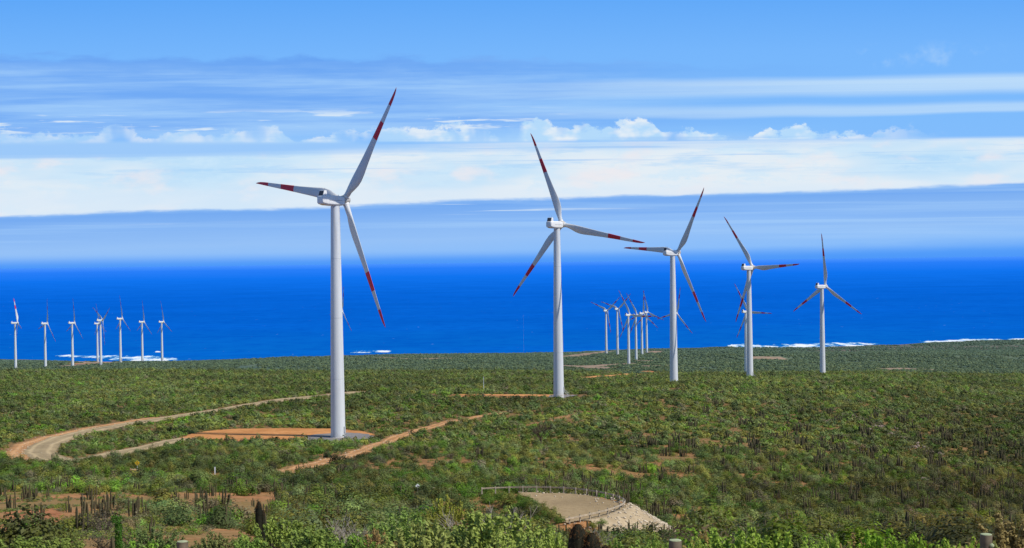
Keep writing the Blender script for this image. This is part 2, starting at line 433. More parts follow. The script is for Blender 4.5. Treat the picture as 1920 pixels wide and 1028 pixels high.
M['whitep'] = plain('white_plate', (.75, .77, .77), .5, .4, .08)
M['signback'] = plain('sign_back_metal', (.62, .68, .68), .5, .5, .1)
def blade_mat():
    m, nt, b = material('blade_paint', .4, .4)
    s = nt.nodes.new('ShaderNodeSeparateXYZ'); tcn = coords(nt); nt.links.new(tcn, s.inputs[0]); z = N(nt, s.outputs[2])
    R = 45.0
    r1 = z._m('GREATER_THAN', .857*R); r2 = z._m('GREATER_THAN', .565*R)*z._m('LESS_THAN', .712*R)
    g = noise(nt, tcn, .5, 4)
    c = mixc(nt, g.step(.4, .7)*.3, (.62, .63, .62), (.5, .5, .49))
    c = mixc(nt, r1._m('MAXIMUM', r2), c, (.62, .018, .03))
    nt.links.new(c, b.inputs['Base Color']); return m
M['blade'] = blade_mat()
def leaf_mat(name, stuff, trans=.25):
    m, nt, b = material(name, .65, .25)
    if stuff:
        at = nt.nodes.new('ShaderNodeAttribute'); at.attribute_type = 'INSTANCER'; at.attribute_name = 'col'; c = at.outputs['Color']
    else:
        at = nt.nodes.new('ShaderNodeObjectInfo'); c = at.outputs['Color']
    lv = nt.nodes.new('ShaderNodeAttribute'); lv.attribute_name = 'lv'
    l = N(nt, lv.outputs['Fac'])
    hs = nt.nodes.new('ShaderNodeVectorMath'); hs.operation = 'SCALE'; nt.links.new(c, hs.inputs[0]); nt.links.new((l*.55+.73).s, hs.inputs['Scale'])
    nt.links.new(hs.outputs[0], b.inputs['Base Color'])
    tr = nt.nodes.new('ShaderNodeBsdfTranslucent'); nt.links.new(hs.outputs[0], tr.inputs[0])
    mx = nt.nodes.new('ShaderNodeMixShader'); mx.inputs[0].default_value = trans
    nt.links.new(b.outputs[0], mx.inputs[1]); nt.links.new(tr.outputs[0], mx.inputs[2])
    nt.links.new(mx.outputs[0], nt.nodes['Material Output'].inputs[0]); return m
M['leafS'] = leaf_mat('scrub_foliage', True); M['leaf'] = leaf_mat('bush_foliage', False, .3)
M['stem'] = plain('bush_stems', (.16, .13, .10), .9, .1, .3)
def cactus_mat(name, c1, c2):
    m, nt, b = material(name, .85, .15); tcn = coords(nt)
    lv = nt.nodes.new('ShaderNodeAttribute'); lv.attribute_name = 'lv'; l = N(nt, lv.outputs['Fac'])
    n = noise(nt, tcn, 4, 4, .7)
    c = mixc(nt, n.step(.35, .65), c1, c2); c = mixc(nt, l.step(.4, 1)*.45, c, (.13, .10, .06))
    nt.links.new(c, b.inputs['Base Color']); return m
M['cactus'] = cactus_mat('cactus_skin', (.058, .060, .028), (.118, .095, .052))
M['dcactus'] = cactus_mat('dark_cactus_skin', (.012, .013, .008), (.030, .028, .016))
M['spine'] = plain('rusty_spines', (.20, .095, .035), .9, .1, .5, 9)
M['spine2'] = plain('grey_spines', (.10, .085, .055), .9, .1, .4, 9)
M['deadwood'] = plain('dead_branches', (.10, .065, .05), .9, .1, .3)

# ------------------------------------------------------------------ turbine positions (photo x,y of hub, depth)
def at_depth(x, y, D):
    d = ray(x, y); return np.array([d[0]*D, D, d[2]*D])
HUBH = 78.0
p1 = ground(634, 821)
PAD = (p1[0], p1[1], p1[2])

# ------------------------------------------------------------------ ground
def make_ground():
    ys = np.concatenate([np.linspace(-18, 20, 22)[:-1], np.exp(np.linspace(math.log(20), math.log(4350), 620))])
    nu = 520; us = np.linspace(-.56, .56, nu)
    Yg, Ug = np.meshgrid(ys, us, indexing='ij'); Xg = Ug*(Yg+34); X = Xg.ravel(); Y = Yg.ravel()
    Z = height(X, Y)+CAMH
    fx = (fbm(X/3.1, Y/3.1, 40)-.5)*.35*np.clip(1-(Y-900)/600, 0, 1); Z = Z+np.where((sdist(np.stack([X, Y], 1), BEND) > 1.5), fx, 0)
    idx = np.arange(len(ys)*nu).reshape(len(ys), nu)
    Fq = np.stack([idx[:-1, :-1], idx[:-1, 1:], idx[1:, 1:], idx[1:, :-1]], -1).reshape(-1, 4)
    o = mk('ground', np.stack([X, Y, Z], 1), Fq, M['soil'], None, True); tag(o, 'scrub covered slope running down to the coast', 'ground', kind='structure')
make_ground()

# sea: disc out to the horizon
def make_sea():
    m, nt, b = material('sea_water', 1.0, 0.0); p, x, y, z = posn(nt)
    d = (x*x+y*y).sqrt(); r = 240.0*F/1.0
    rr = (d*0+r)/d
    n1 = noise(nt, p, .0016, 4, .6); n2 = noise(nt, p, .012, 4, .7); n3 = noise(nt, vec(nt, x*.0003, y*.0012, 0), 1, 3)
    c = ramp(nt, rr/180, [(0, (.066, .255, .77)), (.05, (.020, .180, .73)), (.14, (.005, .150, .68)), (.34, (.002, .116, .56)), (.6, (.0015, .112, .51)), (1, (.002, .132, .47))])  # paler toward the horizon: haze painted into the water colour
    c = mixc(nt, n1.step(.35, .68)*.45*rr.step(10, 50), c, (.0005, .090, .44)); c = mixc(nt, n3.step(.45, .7)*.35, c, (.002, .125, .60))
    c = mixc(nt, n2.step(.42, .68)*.42*rr.step(20, 90), c, (.0, .065, .40))
    nw = noise(nt, p, .035, 3, .6); c = mixc(nt, nw.step(.72, .75)*.65*rr.step(30, 80), c, (.35, .5, .75))
    nt.links.new(c, b.inputs['Base Color'])
    rings = [1500, 3000, 3600, 4500, 6000, 9000, 15000, 30000, 70000, 200000, 600000, 1500000]; n = 96; V = []
    for R in rings: V += [(R*math.cos(2*math.pi*k/n), R*math.sin(2*math.pi*k/n), 0) for k in range(n)]
    Fq = [(i*n+k, (i+1)*n+k, (i+1)*n+(k+1) % n, i*n+(k+1) % n) for i in range(len(rings)-1) for k in range(n)]
    o = mk('sea', V, Fq, m); tag(o, 'deep blue ocean to the horizon', 'sea', kind='structure')
make_sea()

# surf: white water lying on the sea along the shore
def sea_pt(x, y):
    d = ray(x, y); t = -CAMH/d[2]; return (d[0]*t, t)
def surf(poly, soft=.5, dens=.45):
    m, nt, b = material('white_surf', .8, .1); p, x, y, z = posn(nt)
    at = nt.nodes.new('ShaderNodeAttribute'); at.attribute_name = 'lv'; l = N(nt, at.outputs['Fac'])
    n = noise(nt, vec(nt, x*.022, y*.007, 0), 1, 5, .7)
    q_ = n*2.1+(l-.5)*.9; f = q_.step(dens+.50, dens+.62)
    nt.links.new(mixc(nt, q_.step(dens+.56, dens+.82), (.03, .30, .62), (.80, .83, .86)), b.inputs['Base Color'])
    nt.links.new((f*1.0).s, b.inputs['Alpha'])
    V = []; L = []; K = 8
    for (xx, yt, yb) in poly:
        A = sea_pt(xx, yt); B = sea_pt(xx, yb)
        for k in range(K+1):
            t = k/K; V.append((A[0]*(1-t)+B[0]*t, A[1]*(1-t)+B[1]*t, .35)); L.append(min(1, t*1.8+.15)*(1 if 0 < k else 0))
    n_ = K+1; Fq = [(i*n_+k, i*n_+k+1, (i+1)*n_+k+1, (i+1)*n_+k) for i in range(len(poly)-1) for k in range(K)]
    L = np.array(L).reshape(-1, n_); L[0] = 0; L[-1] = 0
    o = mk('surf', V, Fq, m, attrs={'lv': ('FLOAT', L.ravel())}); tag(o, 'white surf breaking along the shore', 'surf', 'surf along the shore', 'structure')
surf([(85, 666, 669), (105, 665.5, 669), (130, 664, 670), (170, 665, 671), (190, 662, 673), (215, 660, 676), (250, 661, 677), (285, 662, 677), (305, 664, 677), (330, 670, 676), (350, 673, 675)], dens=.86)
surf([(640, 656, 662), (665, 656, 662), (690, 654.5, 662), (705, 654.5, 661), (725, 656, 661), (750, 657, 661)], dens=.80)
surf([(1350, 640.5, 654), (1370, 641, 654), (1400, 641.5, 654), (1430, 643, 654), (1500, 641, 652), (1560, 639.5, 651), (1620, 638.5, 649), (1680, 638.5, 648)], dens=.80)
surf([(1700, 638, 648), (1745, 636, 647), (1790, 634, 646), (1815, 630, 645), (1850, 633, 644), (1890, 632.5, 642), (1925, 631, 640), (1990, 630, 640)], dens=.74)
surf([(290, 658, 661), (296, 658, 661), (303, 658.5, 661)], dens=.2)

# ------------------------------------------------------------------ draped sheets and tracks
EX = []            # cleared polygons on the ground (no bushes)
def resample(P, step):
    P = np.array(P); seg = np.hypot(*np.diff(P[:, :2], axis=0).T); L = np.r_[0, np.cumsum(seg)]; n = max(3, int(L[-1]/step))
    t = np.linspace(0, L[-1], n); Q = np.stack([np.interp(t, L, P[:, i]) for i in range(P.shape[1])], 1)
    for _ in range(int(3+0*n)):
        Q[1:-1] = (Q[:-2]+2*Q[1:-1]+Q[2:])/4
    return Q
def track(px, width, mat, name, label, lift=.22, step=2.0, clear=True, jitter=.45, wid=None):
    G = [ground(x, y)[:2] for x, y in px]
    G = [np.r_[g, (wid[i] if wid else width)] for i, g in enumerate(G)]
    Q = resample(G, step); W_ = Q[:, 2]
    T = np.gradient(Q[:, :2], axis=0); T /= np.hypot(T[:, 0], T[:, 1])[:, None]+1e-9; Nn = np.stack([-T[:, 1], T[:, 0]], 1)
    w = W_*(1+jitter*(fbm(np.arange(len(Q))*.6, np.zeros(len(Q))+len(px), 5)-.5)); K = 9; V = []
    for k in range(K):
        o_ = (k/(K-1)-.5)*w; P = Q[:, :2]+Nn*o_[:, None]; edge = 1-abs(k/(K-1)-.5)*2
        V.append(np.stack([P[:, 0], P[:, 1], height(P[:, 0], P[:, 1])+CAMH+lift*(1 if edge > .05 else .0)], 1))
    V = np.stack(V, 1).reshape(-1, 3); n = len(Q); idx = np.arange(n*K).reshape(n, K)
    Fq = np.stack([idx[:-1, :-1], idx[:-1, 1:], idx[1:, 1:], idx[1:, :-1]], -1).reshape(-1, 4)
    o = mk(name, V, Fq, mat, None, True, {'lv': ('FLOAT', np.tile([-1, -.3, 1, 0, -.45, 0, 1, -.3, -1], n))}); tag(o, label, name.replace('_', ' '), kind='structure')
    if clear:
        P1 = Q[:, :2]+Nn*(w/2)[:, None]; P2 = Q[:, :2]-Nn*(w/2)[:, None]
        EX.append(('line', Q[:, :2], w/2))
def patch(px, cell, mat, name, label, lift=.15, clear=True, world=None):
    Q = np.array([ground(x, y)[:2] for x, y in px]) if world is None else np.array(world)
    x0, y0 = Q.min(0)-1; x1, y1 = Q.max(0)+1
    xs = np.arange(x0, x1, cell); ys = np.arange(y0, y1, cell*1.0)
    Xg, Yg = np.meshgrid(xs, ys, indexing='ij'); X = Xg.ravel(); Y = Yg.ravel()
    d = sdist(np.stack([X, Y], 1), Q)+(fbm(X/4, Y/4, 77)-.5)*min(2.5, (y1-y0)*.12)
    idx = np.arange(len(X)).reshape(Xg.shape)
    Fq = np.stack([idx[:-1, :-1], idx[1:, :-1], idx[1:, 1:], idx[:-1, 1:]], -1).reshape(-1, 4)
    Fq = Fq[(d[Fq] < 0).all(1)]
    if not len(Fq): return
    use = np.unique(Fq); mp = np.full(len(X), -1); mp[use] = np.arange(len(use))
    Z = height(X, Y)+CAMH+lift
    o = mk(name, np.stack([X, Y, Z], 1)[use], mp[Fq], mat, None, True); tag(o, label, name.replace('_', ' '), kind='structure')
    if clear: EX.append(('poly', Q, 0))

R1 = [(690, 735), (665, 738), (600, 744), (520, 752), (440, 765), (350, 779), (260, 793), (180, 806), (118, 821), (82, 836), (72, 850), (90, 860), (130, 866), (180, 860), (250, 845), (310, 831), (350, 823)]
track([(300, 783), (240, 793), (180, 803), (105, 820), (60, 834), (44, 850), (60, 862), (100, 868)], 12, M['rubble'], 'road_shoulder', 'orange earth shoulder outside the hairpin of the track', lift=.14)
track(R1, 9, M['road'], 'dirt_road', 'pale dirt road curving back in a hairpin on the left', lift=.26, wid=[24, 24, 22, 17, 12, 12, 11, 10.5, 10, 10, 10, 10, 10, 10, 10, 9, 8])
track([(120, 868), (165, 874), (210, 878), (258, 884), (330, 890), (400, 893)], 2.6, M['red'], 'earth_bank', 'strip of bare red earth beside the yellow sign', lift=.2)
patch([(338, 822), (355, 815), (395, 808), (450, 804.5), (560, 804), (640, 804.5), (690, 811), (704, 817), (660, 826), (560, 828), (440, 827.5)], .5, M['orange'], 'cleared_earth', 'orange bare earth clearing beside the largest turbine', lift=.16)
ang = np.linspace(0, 2*math.pi, 40)[:-1]
patch(None, .4, M['grey'], 'gravel_pad', 'round grey gravel pad under the largest turbine', lift=.24, world=[(p1[0]+11.8*math.cos(t)+.2, p1[1]+12*math.sin(t)) for t in ang])
track([(515, 890), (560, 880), (600, 869), (650, 856), (690, 841), (735, 824), (790, 806), (850, 790), (905, 780), (960, 771)], 5, M['rubble'], 'earth_track', 'stony orange track running diagonally below the largest turbine', lift=.2, wid=[6.5, 6.5, 6.5, 6, 5.5, 5, 5, 5, 4.5, 3.5], jitter=1.2)
track([(985, 800), (1020, 792), (1060, 782), (1105, 773)], 3.5, M['ochre'], 'earth_track', 'short orange track below the second turbine', lift=.2, jitter=.8)
track([(848, 741.5), (900, 742), (960, 742.5), (1040, 743.5)], 36, M['orange'], 'cleared_earth', 'orange strip of bare earth leading to the second turbine', lift=.25)
track([(1030, 743.5), (1050, 743.5), (1075, 744)], 26, M['grey'], 'gravel_pad', 'grey gravel pad under the second turbine', lift=.3)
track([(1088, 711), (1130, 707.5), (1180, 704), (1235, 700.5)], 26, M['orange'], 'earth_track', 'orange track behind the second turbine', lift=.3, jitter=.7)
track([(1275, 709), (1330, 706), (1405, 703)], 17, M['tan'], 'earth_track', 'thin tan track between the third and fourth turbine', lift=.3)
track([(1500, 701), (1560, 701), (1650, 702)], 20, M['red'], 'earth_track', 'thin red track in front of the fifth turbine', lift=.3)
for i, (pp, w, mt) in enumerate([([(1060, 670), (1085, 667), (1110, 663), (1140, 659.5)], 22, 'fartan'), ([(1085, 688.5), (1120, 686.5), (1170, 683.5), (1195, 683)], 22, 'fartan'),
    ([(1040, 686), (1090, 688.5), (1150, 691)], 10, 'fartan'), ([(1205, 687.5), (1250, 686), (1262, 686)], 12, 'fartan'), ([(1220, 663), (1235, 659)], 20, 'fartan'), ([(1200, 678), (1212, 677)], 14, 'fartan'),
    ([(1655, 693), (1700, 692.5), (1742, 693.5)], 20, 'fartan'), ([(1400, 672), (1430, 671.5), (1470, 672.5)], 14, 'fartan'), ([(110, 688), (150, 685), (190, 681), (215, 677), (235, 676)], 16, 'fartan'), ([(120, 678), (160, 680), (190, 683), (225, 680)], 12, 'fartan'),
    ([(140, 682), (165, 683), (180, 682.5)], 26, 'red'), ([(480, 668), (560, 667), (640, 668)], 10, 'fartan'), ([(655, 671), (760, 674), (860, 672)], 9, 'fartan'), ([(1210, 697), (1240, 701), (1258, 702)], 7, 'red')]):
    track(pp, w*1.5+12, M[mt], 'distant_track', 'bare earth track winding over the distant coastal plain', lift=1.0, step=12, clear=True, jitter=.6)
PATCHES = [([(985, 862), (1020, 848), (1090, 848), (1170, 855), (1160, 872), (1080, 870), (1010, 880)], .6), ([(1200, 866), (1245, 868), (1240, 882), (1205, 880)], .6),
    ([(1222, 750), (1246, 749), (1245, 757), (1224, 758)], .6), ([(1215, 784), (1240, 783), (1238, 794), (1214, 793)], .6), ([(700, 868), (760, 852), (850, 846), (900, 858), (830, 880), (730, 900), (690, 890)], .7),
    ([(640, 950), (720, 953), (722, 962), (645, 962)], .4), ([(800, 957), (878, 957), (878, 967), (800, 967)], .4),
    ([(20, 960), (110, 955), (140, 985), (80, 1010), (10, 1000)], .4), ([(170, 905), (230, 895), (240, 925), (190, 930)], .4), ([(290, 970), (345, 950), (345, 1000), (300, 1015)], .4), ([(380, 1000), (470, 985), (480, 1010), (400, 1028)], .4), ([(430, 960), (470, 965), (470, 985), (440, 985)], .4)]
for pp, cl in PATCHES:
    patch(pp, cl, M['red'] if pp[0][1] > 900 else M['ochre'], 'bare_soil', 'bare patch of reddish soil between the bushes', lift=.12, clear=False) if pp[0][0] > 480 or pp[0][0] in (20, 430) else None
    EX.append(('soft', np.array([ground(x, y)[:2] for x, y in pp]), 0))
patch(None, .5, M['bend'], 'gravel_bend', 'level gravel bend of the road inside the guard rail', lift=.12, world=BEND)
track([(870, 919.5), (850, 919), (800, 917), (740, 914), (680, 912)], 4, M['tan'], 'dirt_road', 'strip of road running left from the gravel bend', lift=.2)

def cleared(X, Y, margin):
    m = np.zeros(len(X), bool); soft = np.zeros(len(X), bool); P = np.stack([X, Y], 1)
    for k, Q, w in EX:
        lo = Q.min(0)-12; hi = Q.max(0)+12
        s = (X > lo[0]) & (X < hi[0]) & (Y > lo[1]) & (Y < hi[1])
        if not s.any(): continue
        i = np.where(s)[0]
        if k == 'line':
            dd = np.full(len(i), 1e9)
            for j in range(len(Q)-1):
                a_ = Q[j]; e_ = Q[j+1]-a_; t = np.clip(((P[i]-a_)@e_)/(e_@e_+1e-9), 0, 1); dd = np.minimum(dd, np.hypot(*(P[i]-a_-t[:, None]*e_).T)-w[j])
            m[i] |= dd < margin[i]*np.where(fbm(X[i]/3, Y[i]/3, 5) > .62, .1, .75)
        elif k == 'poly': m[i] |= sdist(P[i], Q) < margin[i]*.8
        else: soft[i] |= sdist(P[i], Q) < 0
    return m, soft
EX.append(('poly', BEND, 0))
RAILQ = resample([px_plane(x, y, BEND_Z) for x, y in [(960, 926), (1000, 923.6), (1070, 925.5), (1125, 933), (1166, 944), (1174, 952), (1140, 968), (1060, 986)]], 1.5)
EX.append(('line', RAILQ, np.full(len(RAILQ), 2.6)))
EMB = np.array([BEND[5]+[-2, 0], BEND[5]+[6, 3.5], BEND[6]+[8, 0], BEND[7]+[8.5, -5], BEND[9]+[5, -7], BEND[9]+[0, 0]])
EX.append(('poly', EMB, 0))
for x_, y_ in ((257, 884), (403, 890), (783, 925)): EX.append(('poly', np.array([ground(x_+a_, y_+b_)[:2] for a_, b_ in ((-7, -1), (7, -1), (9, 9), (-9, 9))]), 0))

# ------------------------------------------------------------------ turbines
def blade_mesh():
    R = 45.0; V = []; n = 14; ST = []
    st = [(0.0, .95, .95, 0), (.035, .95, .95, 0), (.06, 1.0, .9, .05), (.10, 1.35, .75, .28), (.15, 1.72, .55, .6), (.20, 1.84, .44, .78), (.26, 1.76, .36, .8), (.35, 1.5, .28, .68), (.5, 1.17, .2, .5), (.65, .93, .15, .38), (.8, .72, .11, .28), (.9, .56, .08, .2), (.95, .42, .06, .12), (.98, .25, .04, -.02), (1.0, .05, .015, -.2)]
    for t, hc, th, off in st:
        tw = D2R(16)*(1-t)**2 if t > .06 else D2R(14)
        bend = -.7*t*t
        for k in range(n):
            a_ = 2*math.pi*k/n; cx = math.cos(a_); sy = math.sin(a_)
            x = hc*cx+off; y = th*sy*(1-.55*max(0, cx) if t > .08 else 1)
            V.append((x*math.cos(tw)-y*math.sin(tw), x*math.sin(tw)+y*math.cos(tw)+bend, .9+t*(R-.9)))
    m = len(st); Fc = [(i*n+k, i*n+(k+1) % n, (i+1)*n+(k+1) % n, (i+1)*n+k) for i in range(m-1) for k in range(n)]+[tuple(range(n-1, -1, -1)), tuple(range((m-1)*n, m*n))]
    return V, Fc
PROTO = {}
def build_turbine(az, phis, tilt=5):
    t = empty('wind_turbine', (0, 0, 0), -az)
    b = MB(); r0, r1, H = 2.40, 1.46, HUBH-1.7
    prof = [(r0+.12, -9.0), (r0+.12, .25), (r0, .3)]
    for k in range(1, 25): prof.append((r0+(r1-r0)*((k/24)**1.15), .3+(H-.3)*k/24))
    b.lathe(prof, 40); b.obj('tower', M['tower'], t, True)
    for z in (19.5, 39.5, 59.0):
        s = MB(); rr = r0+(r1-r0)*((z/H)**1.15); s.lathe([(rr-.02, z-.05), (rr+.022, z-.03), (rr+.022, z+.03), (rr-.02, z+.05)], 40, cap=False); s.obj('flange_ring', M['seam'], t, True)
    d = MB(); A = Matrix.Rotation(az-D2R(20), 4, 'Z')
    d.box((r0+.08, 0, 2.7), (.16, .95, 2.2), A); dd = d.obj('door', M['seam'], t, False, .02)
    stp = MB()
    for k in range(7): stp.box((r0+.5+.28*k, 0, 1.55-.23*k), (.28, 1.0, .05), A)
    for s_ in (-.5, .5):
        stp.tube([A @ Vector((r0+.3, s_, 2.6)), A @ Vector((r0+2.4, s_, .9))], .03, 5); stp.tube([A @ Vector((r0+2.35, s_, .0)), A @ Vector((r0+2.35, s_, .95))], .03, 5); stp.tube([A @ Vector((r0+.3, s_, 1.5)), A @ Vector((r0+2.4, s_, -.1))], .05, 5)
    stp.obj('entrance_steps', M['steel'], t)
    # nacelle: lofted housing along Y (+Y is toward the rotor)
    n = MB(); secs = [(-6.7, 1.15, -.75, 1.2), (-6.5, 1.45, -1.1, 1.5), (-4.6, 1.72, -1.5, 1.62), (-1.5, 1.78, -1.62, 1.68), (1.6, 1.72, -1.6, 1.6), (3.0, 1.45, -1.35, 1.35)]
    V = []
    for y, w, z0, z1 in secs:
        c = .38; V += [(-w+c, y, z0), (w-c, y, z0), (w, y, z0+c*1.3), (w, y, z1-c), (w-c, y, z1), (-w+c, y, z1), (-w, y, z1-c), (-w, y, z0+c*1.3)]
    Fc = [(i*8+k, i*8+(k+1) % 8, (i+1)*8+(k+1) % 8, (i+1)*8+k) for i in range(len(secs)-1) for k in range(8)]+[tuple(range(7, -1, -1)), tuple(range(40, 48))]
    n.add(V, Fc); nac = n.obj('nacelle', M['nac'], t, True, .06); nac.location = (0, 0, HUBH)
    for sx in (1.765, -1.765):
        g = MB(); g.box((sx, -1.2, .1), (.05, 5.4, .07)); g.obj('side_seam', M['dark'], nac)
    cb = MB(); V = [(-1.2, -6.3, 1.45), (1.2, -6.3, 1.45), (1.2, -4.3, 1.6), (-1.2, -4.3, 1.6), (-1.2, -5.7, 3.3), (1.2, -5.7, 3.3), (1.2, -4.75, 3.3), (-1.2, -4.75, 3.3)]
    cb.add(V, [(0, 1, 2, 3), (4, 7, 6, 5), (0, 4, 5, 1), (1, 5, 6, 2), (2, 6, 7, 3), (3, 7, 4, 0)]); cb.obj('cooler', M['nac'], nac, True, .07)
    gr = MB(); gr.add([(-1.02, -6.30, 1.62), (1.02, -6.30, 1.62), (1.02, -5.80, 3.15), (-1.02, -5.80, 3.15), (-1.02, -6.1, 1.62), (1.02, -6.1, 1.62), (1.02, -5.6, 3.15), (-1.02, -5.6, 3.15)], [(0, 1, 2, 3), (4, 7, 6, 5), (0, 4, 5, 1), (1, 5, 6, 2), (2, 6, 7, 3), (3, 7, 4, 0)])
    gr.obj('cooler_grille', M['dark'], nac)
    v = MB(); v.tube([(-.6, -5.1, 3.2), (-.6, -5.1, 4.3)], .035, 5); v.obj('lightning_rod', M['steel'], nac)
    v = MB(); v.tube([(.6, -5.1, 3.2), (.6, -5.1, 4.03)], .035, 5); v.box((.6, -5.1, 4.05), (.35, .06, .06)); v.obj('wind_vane', M['steel'], nac)
    v = MB(); v.lathe([(.12, 1.6), (.12, 2.0), (.04, 2.1)], 10, off=(0, 1.4, 0)); v.obj('beacon', M['steel'], nac)
    TM = Matrix.Translation((0, 0, HUBH)) @ Matrix.Rotation(D2R(tilt), 4, 'X')
    h = MB(); h.lathe([(1.25, 2.85), (1.38, 3.0), (1.55, 3.2), (1.65, 3.8), (1.62, 4.6), (1.45, 5.3), (1.1, 5.9), (.6, 6.25), (.12, 6.35)], 28, 'Y')
    hub = h.obj('hub', M['hub'], t, True); hub.matrix_local = TM
    bm_ = PROTO.get('blade')
    for ph in phis:
        B = Matrix.Rotation(D2R(90-ph), 4, 'Y')
        c = MB(); c.lathe([(1.02, .6), (1.1, 1.2), (1.1, 1.75), (1.0, 1.8), (1.0, 2.05)], 20)
        co = c.obj('blade_collar', M['nac'], hub, True); co.matrix_local = Matrix.Translation((0, 4.3, 0)) @ B
        if bm_ is None:
            V, Fc = blade_mesh(); bo = mk('blade', V, Fc, M['blade'], t, True); bm_ = PROTO['blade'] = bo.data
        else:
            bo = bpy.data.objects.new('blade', bm_); COL.objects.link(bo); bo.parent = t
        bo.matrix_local = TM @ Matrix.Translation((0, 4.3, 0)) @ B
    return t
def copy_tree(o, parent=None):
    c = o.copy(); COL.objects.link(c); c.parent = parent
    for ch in list(o.children):
        k = copy_tree(ch, c)
    return c
def turbine(loc, az, phi0, label):
    phis = (phi0, phi0+120, phi0+240)
    if 'turb' not in PROTO:
        t = PROTO['turb'] = build_turbine(az, phis)
    else:
        t = copy_tree(PROTO['turb']); t.rotation_euler = (0, 0, -az)
        TM = Matrix.Translation((0, 0, HUBH)) @ Matrix.Rotation(D2R(5), 4, 'X')
        hub = [c for c in t.children if c.name.startswith('hub')][0]
        for os_, root in (([c for c in t.children if c.name.startswith('blade')], TM), (list(hub.children), Matrix.Identity(4))):
            for ph, o in zip(phis, os_): o.matrix_local = root @ Matrix.Translation((0, 4.3, 0)) @ Matrix.Rotation(D2R(90-ph), 4, 'Y')
    t.location = loc; tag(t, label, 'wind turbine', 'wind turbines of the coastal wind farm'); return t
BIG = [  # base x, base y, hub x (tower top), hub y, depth, rotor axis bearing, phase
 (634, 821, None, None, None, 41, 52, 'largest and nearest white wind turbine, standing on a round grey gravel pad'),
 (1044, 422, 652, 36, 108, 'second largest wind turbine, its right blade nearly touching the next rotor'),
 (1261, 475, 833, 51, 55.5, 'third turbine from the front, its left blade tip beside the second turbine\'s red tip'),
 (1404, 503, 1020, 53, 123, 'fourth turbine along the row, one blade hanging down along its tower'),
 (1541, 538, 1195, 56, 89.5, 'farthest and rightmost turbine of the big row, one blade straight up')]
turbine((p1[0], p1[1], p1[2]+CAMH), D2R(41), 50, BIG[0][-1])
for (x, y, D, az, ph, lb) in BIG[1:]:
    P = at_depth(x, y, D); turbine((P[0], P[1], P[2]+CAMH-HUBH), D2R(az), ph, lb)
TILT = Matrix.Translation((0, 0, HUBH)) @ Matrix.Rotation(D2R(5), 4, 'X') @ Matrix.Translation((0, 4.3, 0))
FAR = [
 (28, 606, 2476, 62, 108, 'leftmost small distant turbine, showing one broad white and red blade', 'A'),
 (84, 607, 2500, 50, 75, 'second small turbine from the left edge, above the scrub ridge', ''),
 (135, 606, 2520, 52, 82, 'third small turbine from the left edge, beside the fork of the earth tracks', ''),
 (182, 607, 3105, 54, 97, 'farther, left hand one of the close pair of small turbines near the surf', ''),
 (188, 601, 2537, 52, 30, 'right and nearer one of the close pair of small turbines near the surf', ''),
 (225, 598, 2700, 54, 90, 'small turbine just right of the close pair, white surf behind its foot', ''),
 (266, 604, 2890, 53, 86, 'small distant turbine second from the right in the left group, surf at its foot', ''),
 (303, 604, 2993, 53, 94, 'rightmost small turbine of the left group, where the surf ends', ''),
 (1136, 583, 2811, 44, 38, 'leftmost small turbine of the cluster beyond the second turbine', ''),
 (1157, 580, 2737, 44, 42, 'second small turbine from the left in the right hand cluster', ''),
 (1178, 591, 2286, 46, 117, 'nearest small turbine of the right hand cluster, its base lowest', ''),
 (1192, 592, 2476, 46, 119, 'small turbine in the middle of the right hand cluster, behind the lowest based one', ''),
 (1203, 588, 2700, 46, 82, 'small turbine second from the right in the right hand cluster', ''),
 (1212, 586, 2890, 46, 100, 'rightmost small turbine of the right hand cluster, base at the shoreline', ''),
 (1265.5, 588, 2310, 48, 74, 'distant turbine hidden behind the third turbine\'s tower, blades showing beside it', ''),
 (1398, 585, 1977, 52, 118, 'distant turbine hidden behind the fourth turbine\'s tower, blades showing beside it', ''),
 (637, 583, 2400, 55, 70, 'distant turbine hidden behind the nearest tower, a blade tip showing at its right edge', '')]
for (x, y, D, az, ph, lb, _) in FAR:
    P = at_depth(x, y, D); t = turbine((P[0], P[1], P[2]+CAMH-HUBH), D2R(az), ph, lb)
    if _ == 'A':                                   # its raised blade is feathered and catches the sun
        bo = [c for c in t.children if c.name.startswith('blade')][0]; bo.matrix_local = TILT @ Matrix.Rotation(D2R(90-ph), 4, 'Y') @ Matrix.Rotation(D2R(75), 4, 'Z')

# ------------------------------------------------------------------ plant meshes
def leaves(C0, Nv, size, asp=.55, jit=.32):
    n = len(C0); Nv = Nv+rng.normal(0, jit, (n, 3)); Nv /= np.linalg.norm(Nv, axis=1)[:, None]+1e-9
    R_ = rng.normal(0, 1, (n, 3)); T = np.cross(Nv, R_); T /= np.linalg.norm(T, axis=1)[:, None]+1e-9; B = np.cross(Nv, T)
    s = size*(.6+.8*rng.random((n, 1)))
    V = np.stack([C0-T*s, C0-B*s*asp, C0+T*s, C0+B*s*asp], 1).reshape(-1, 3)
    return V, np.arange(4*n).reshape(n, 4), np.repeat(rng.random(n), 4)
def bush_pts(n, lobes=7, flat=1.0, openn=0):
    c = rng.normal(0, .42, (lobes, 3)); c[:, 2] = np.abs(c[:, 2])*.7+.3; r = .34+.3*rng.random(lobes); r[0] = .62; c[0] = (0, 0, .35)
    k = rng.integers(0, lobes, n); d = rng.normal(0, 1, (n, 3)); d /= np.linalg.norm(d, axis=1)[:, None]
    rad = r[k]*(rng.random(n)**(.28 if not openn else .6)); P = c[k]+d*rad[:, None]; P[:, 2] = np.abs(P[:, 2])*flat
    nn = d*.8+(P-np.array([0, 0, .05]))*.9; nn[:, 2] += .35
    return P, nn
def bush_arrays(n, size, **k):
    P, nn = bush_pts(n, **k); return leaves(P, nn, size)
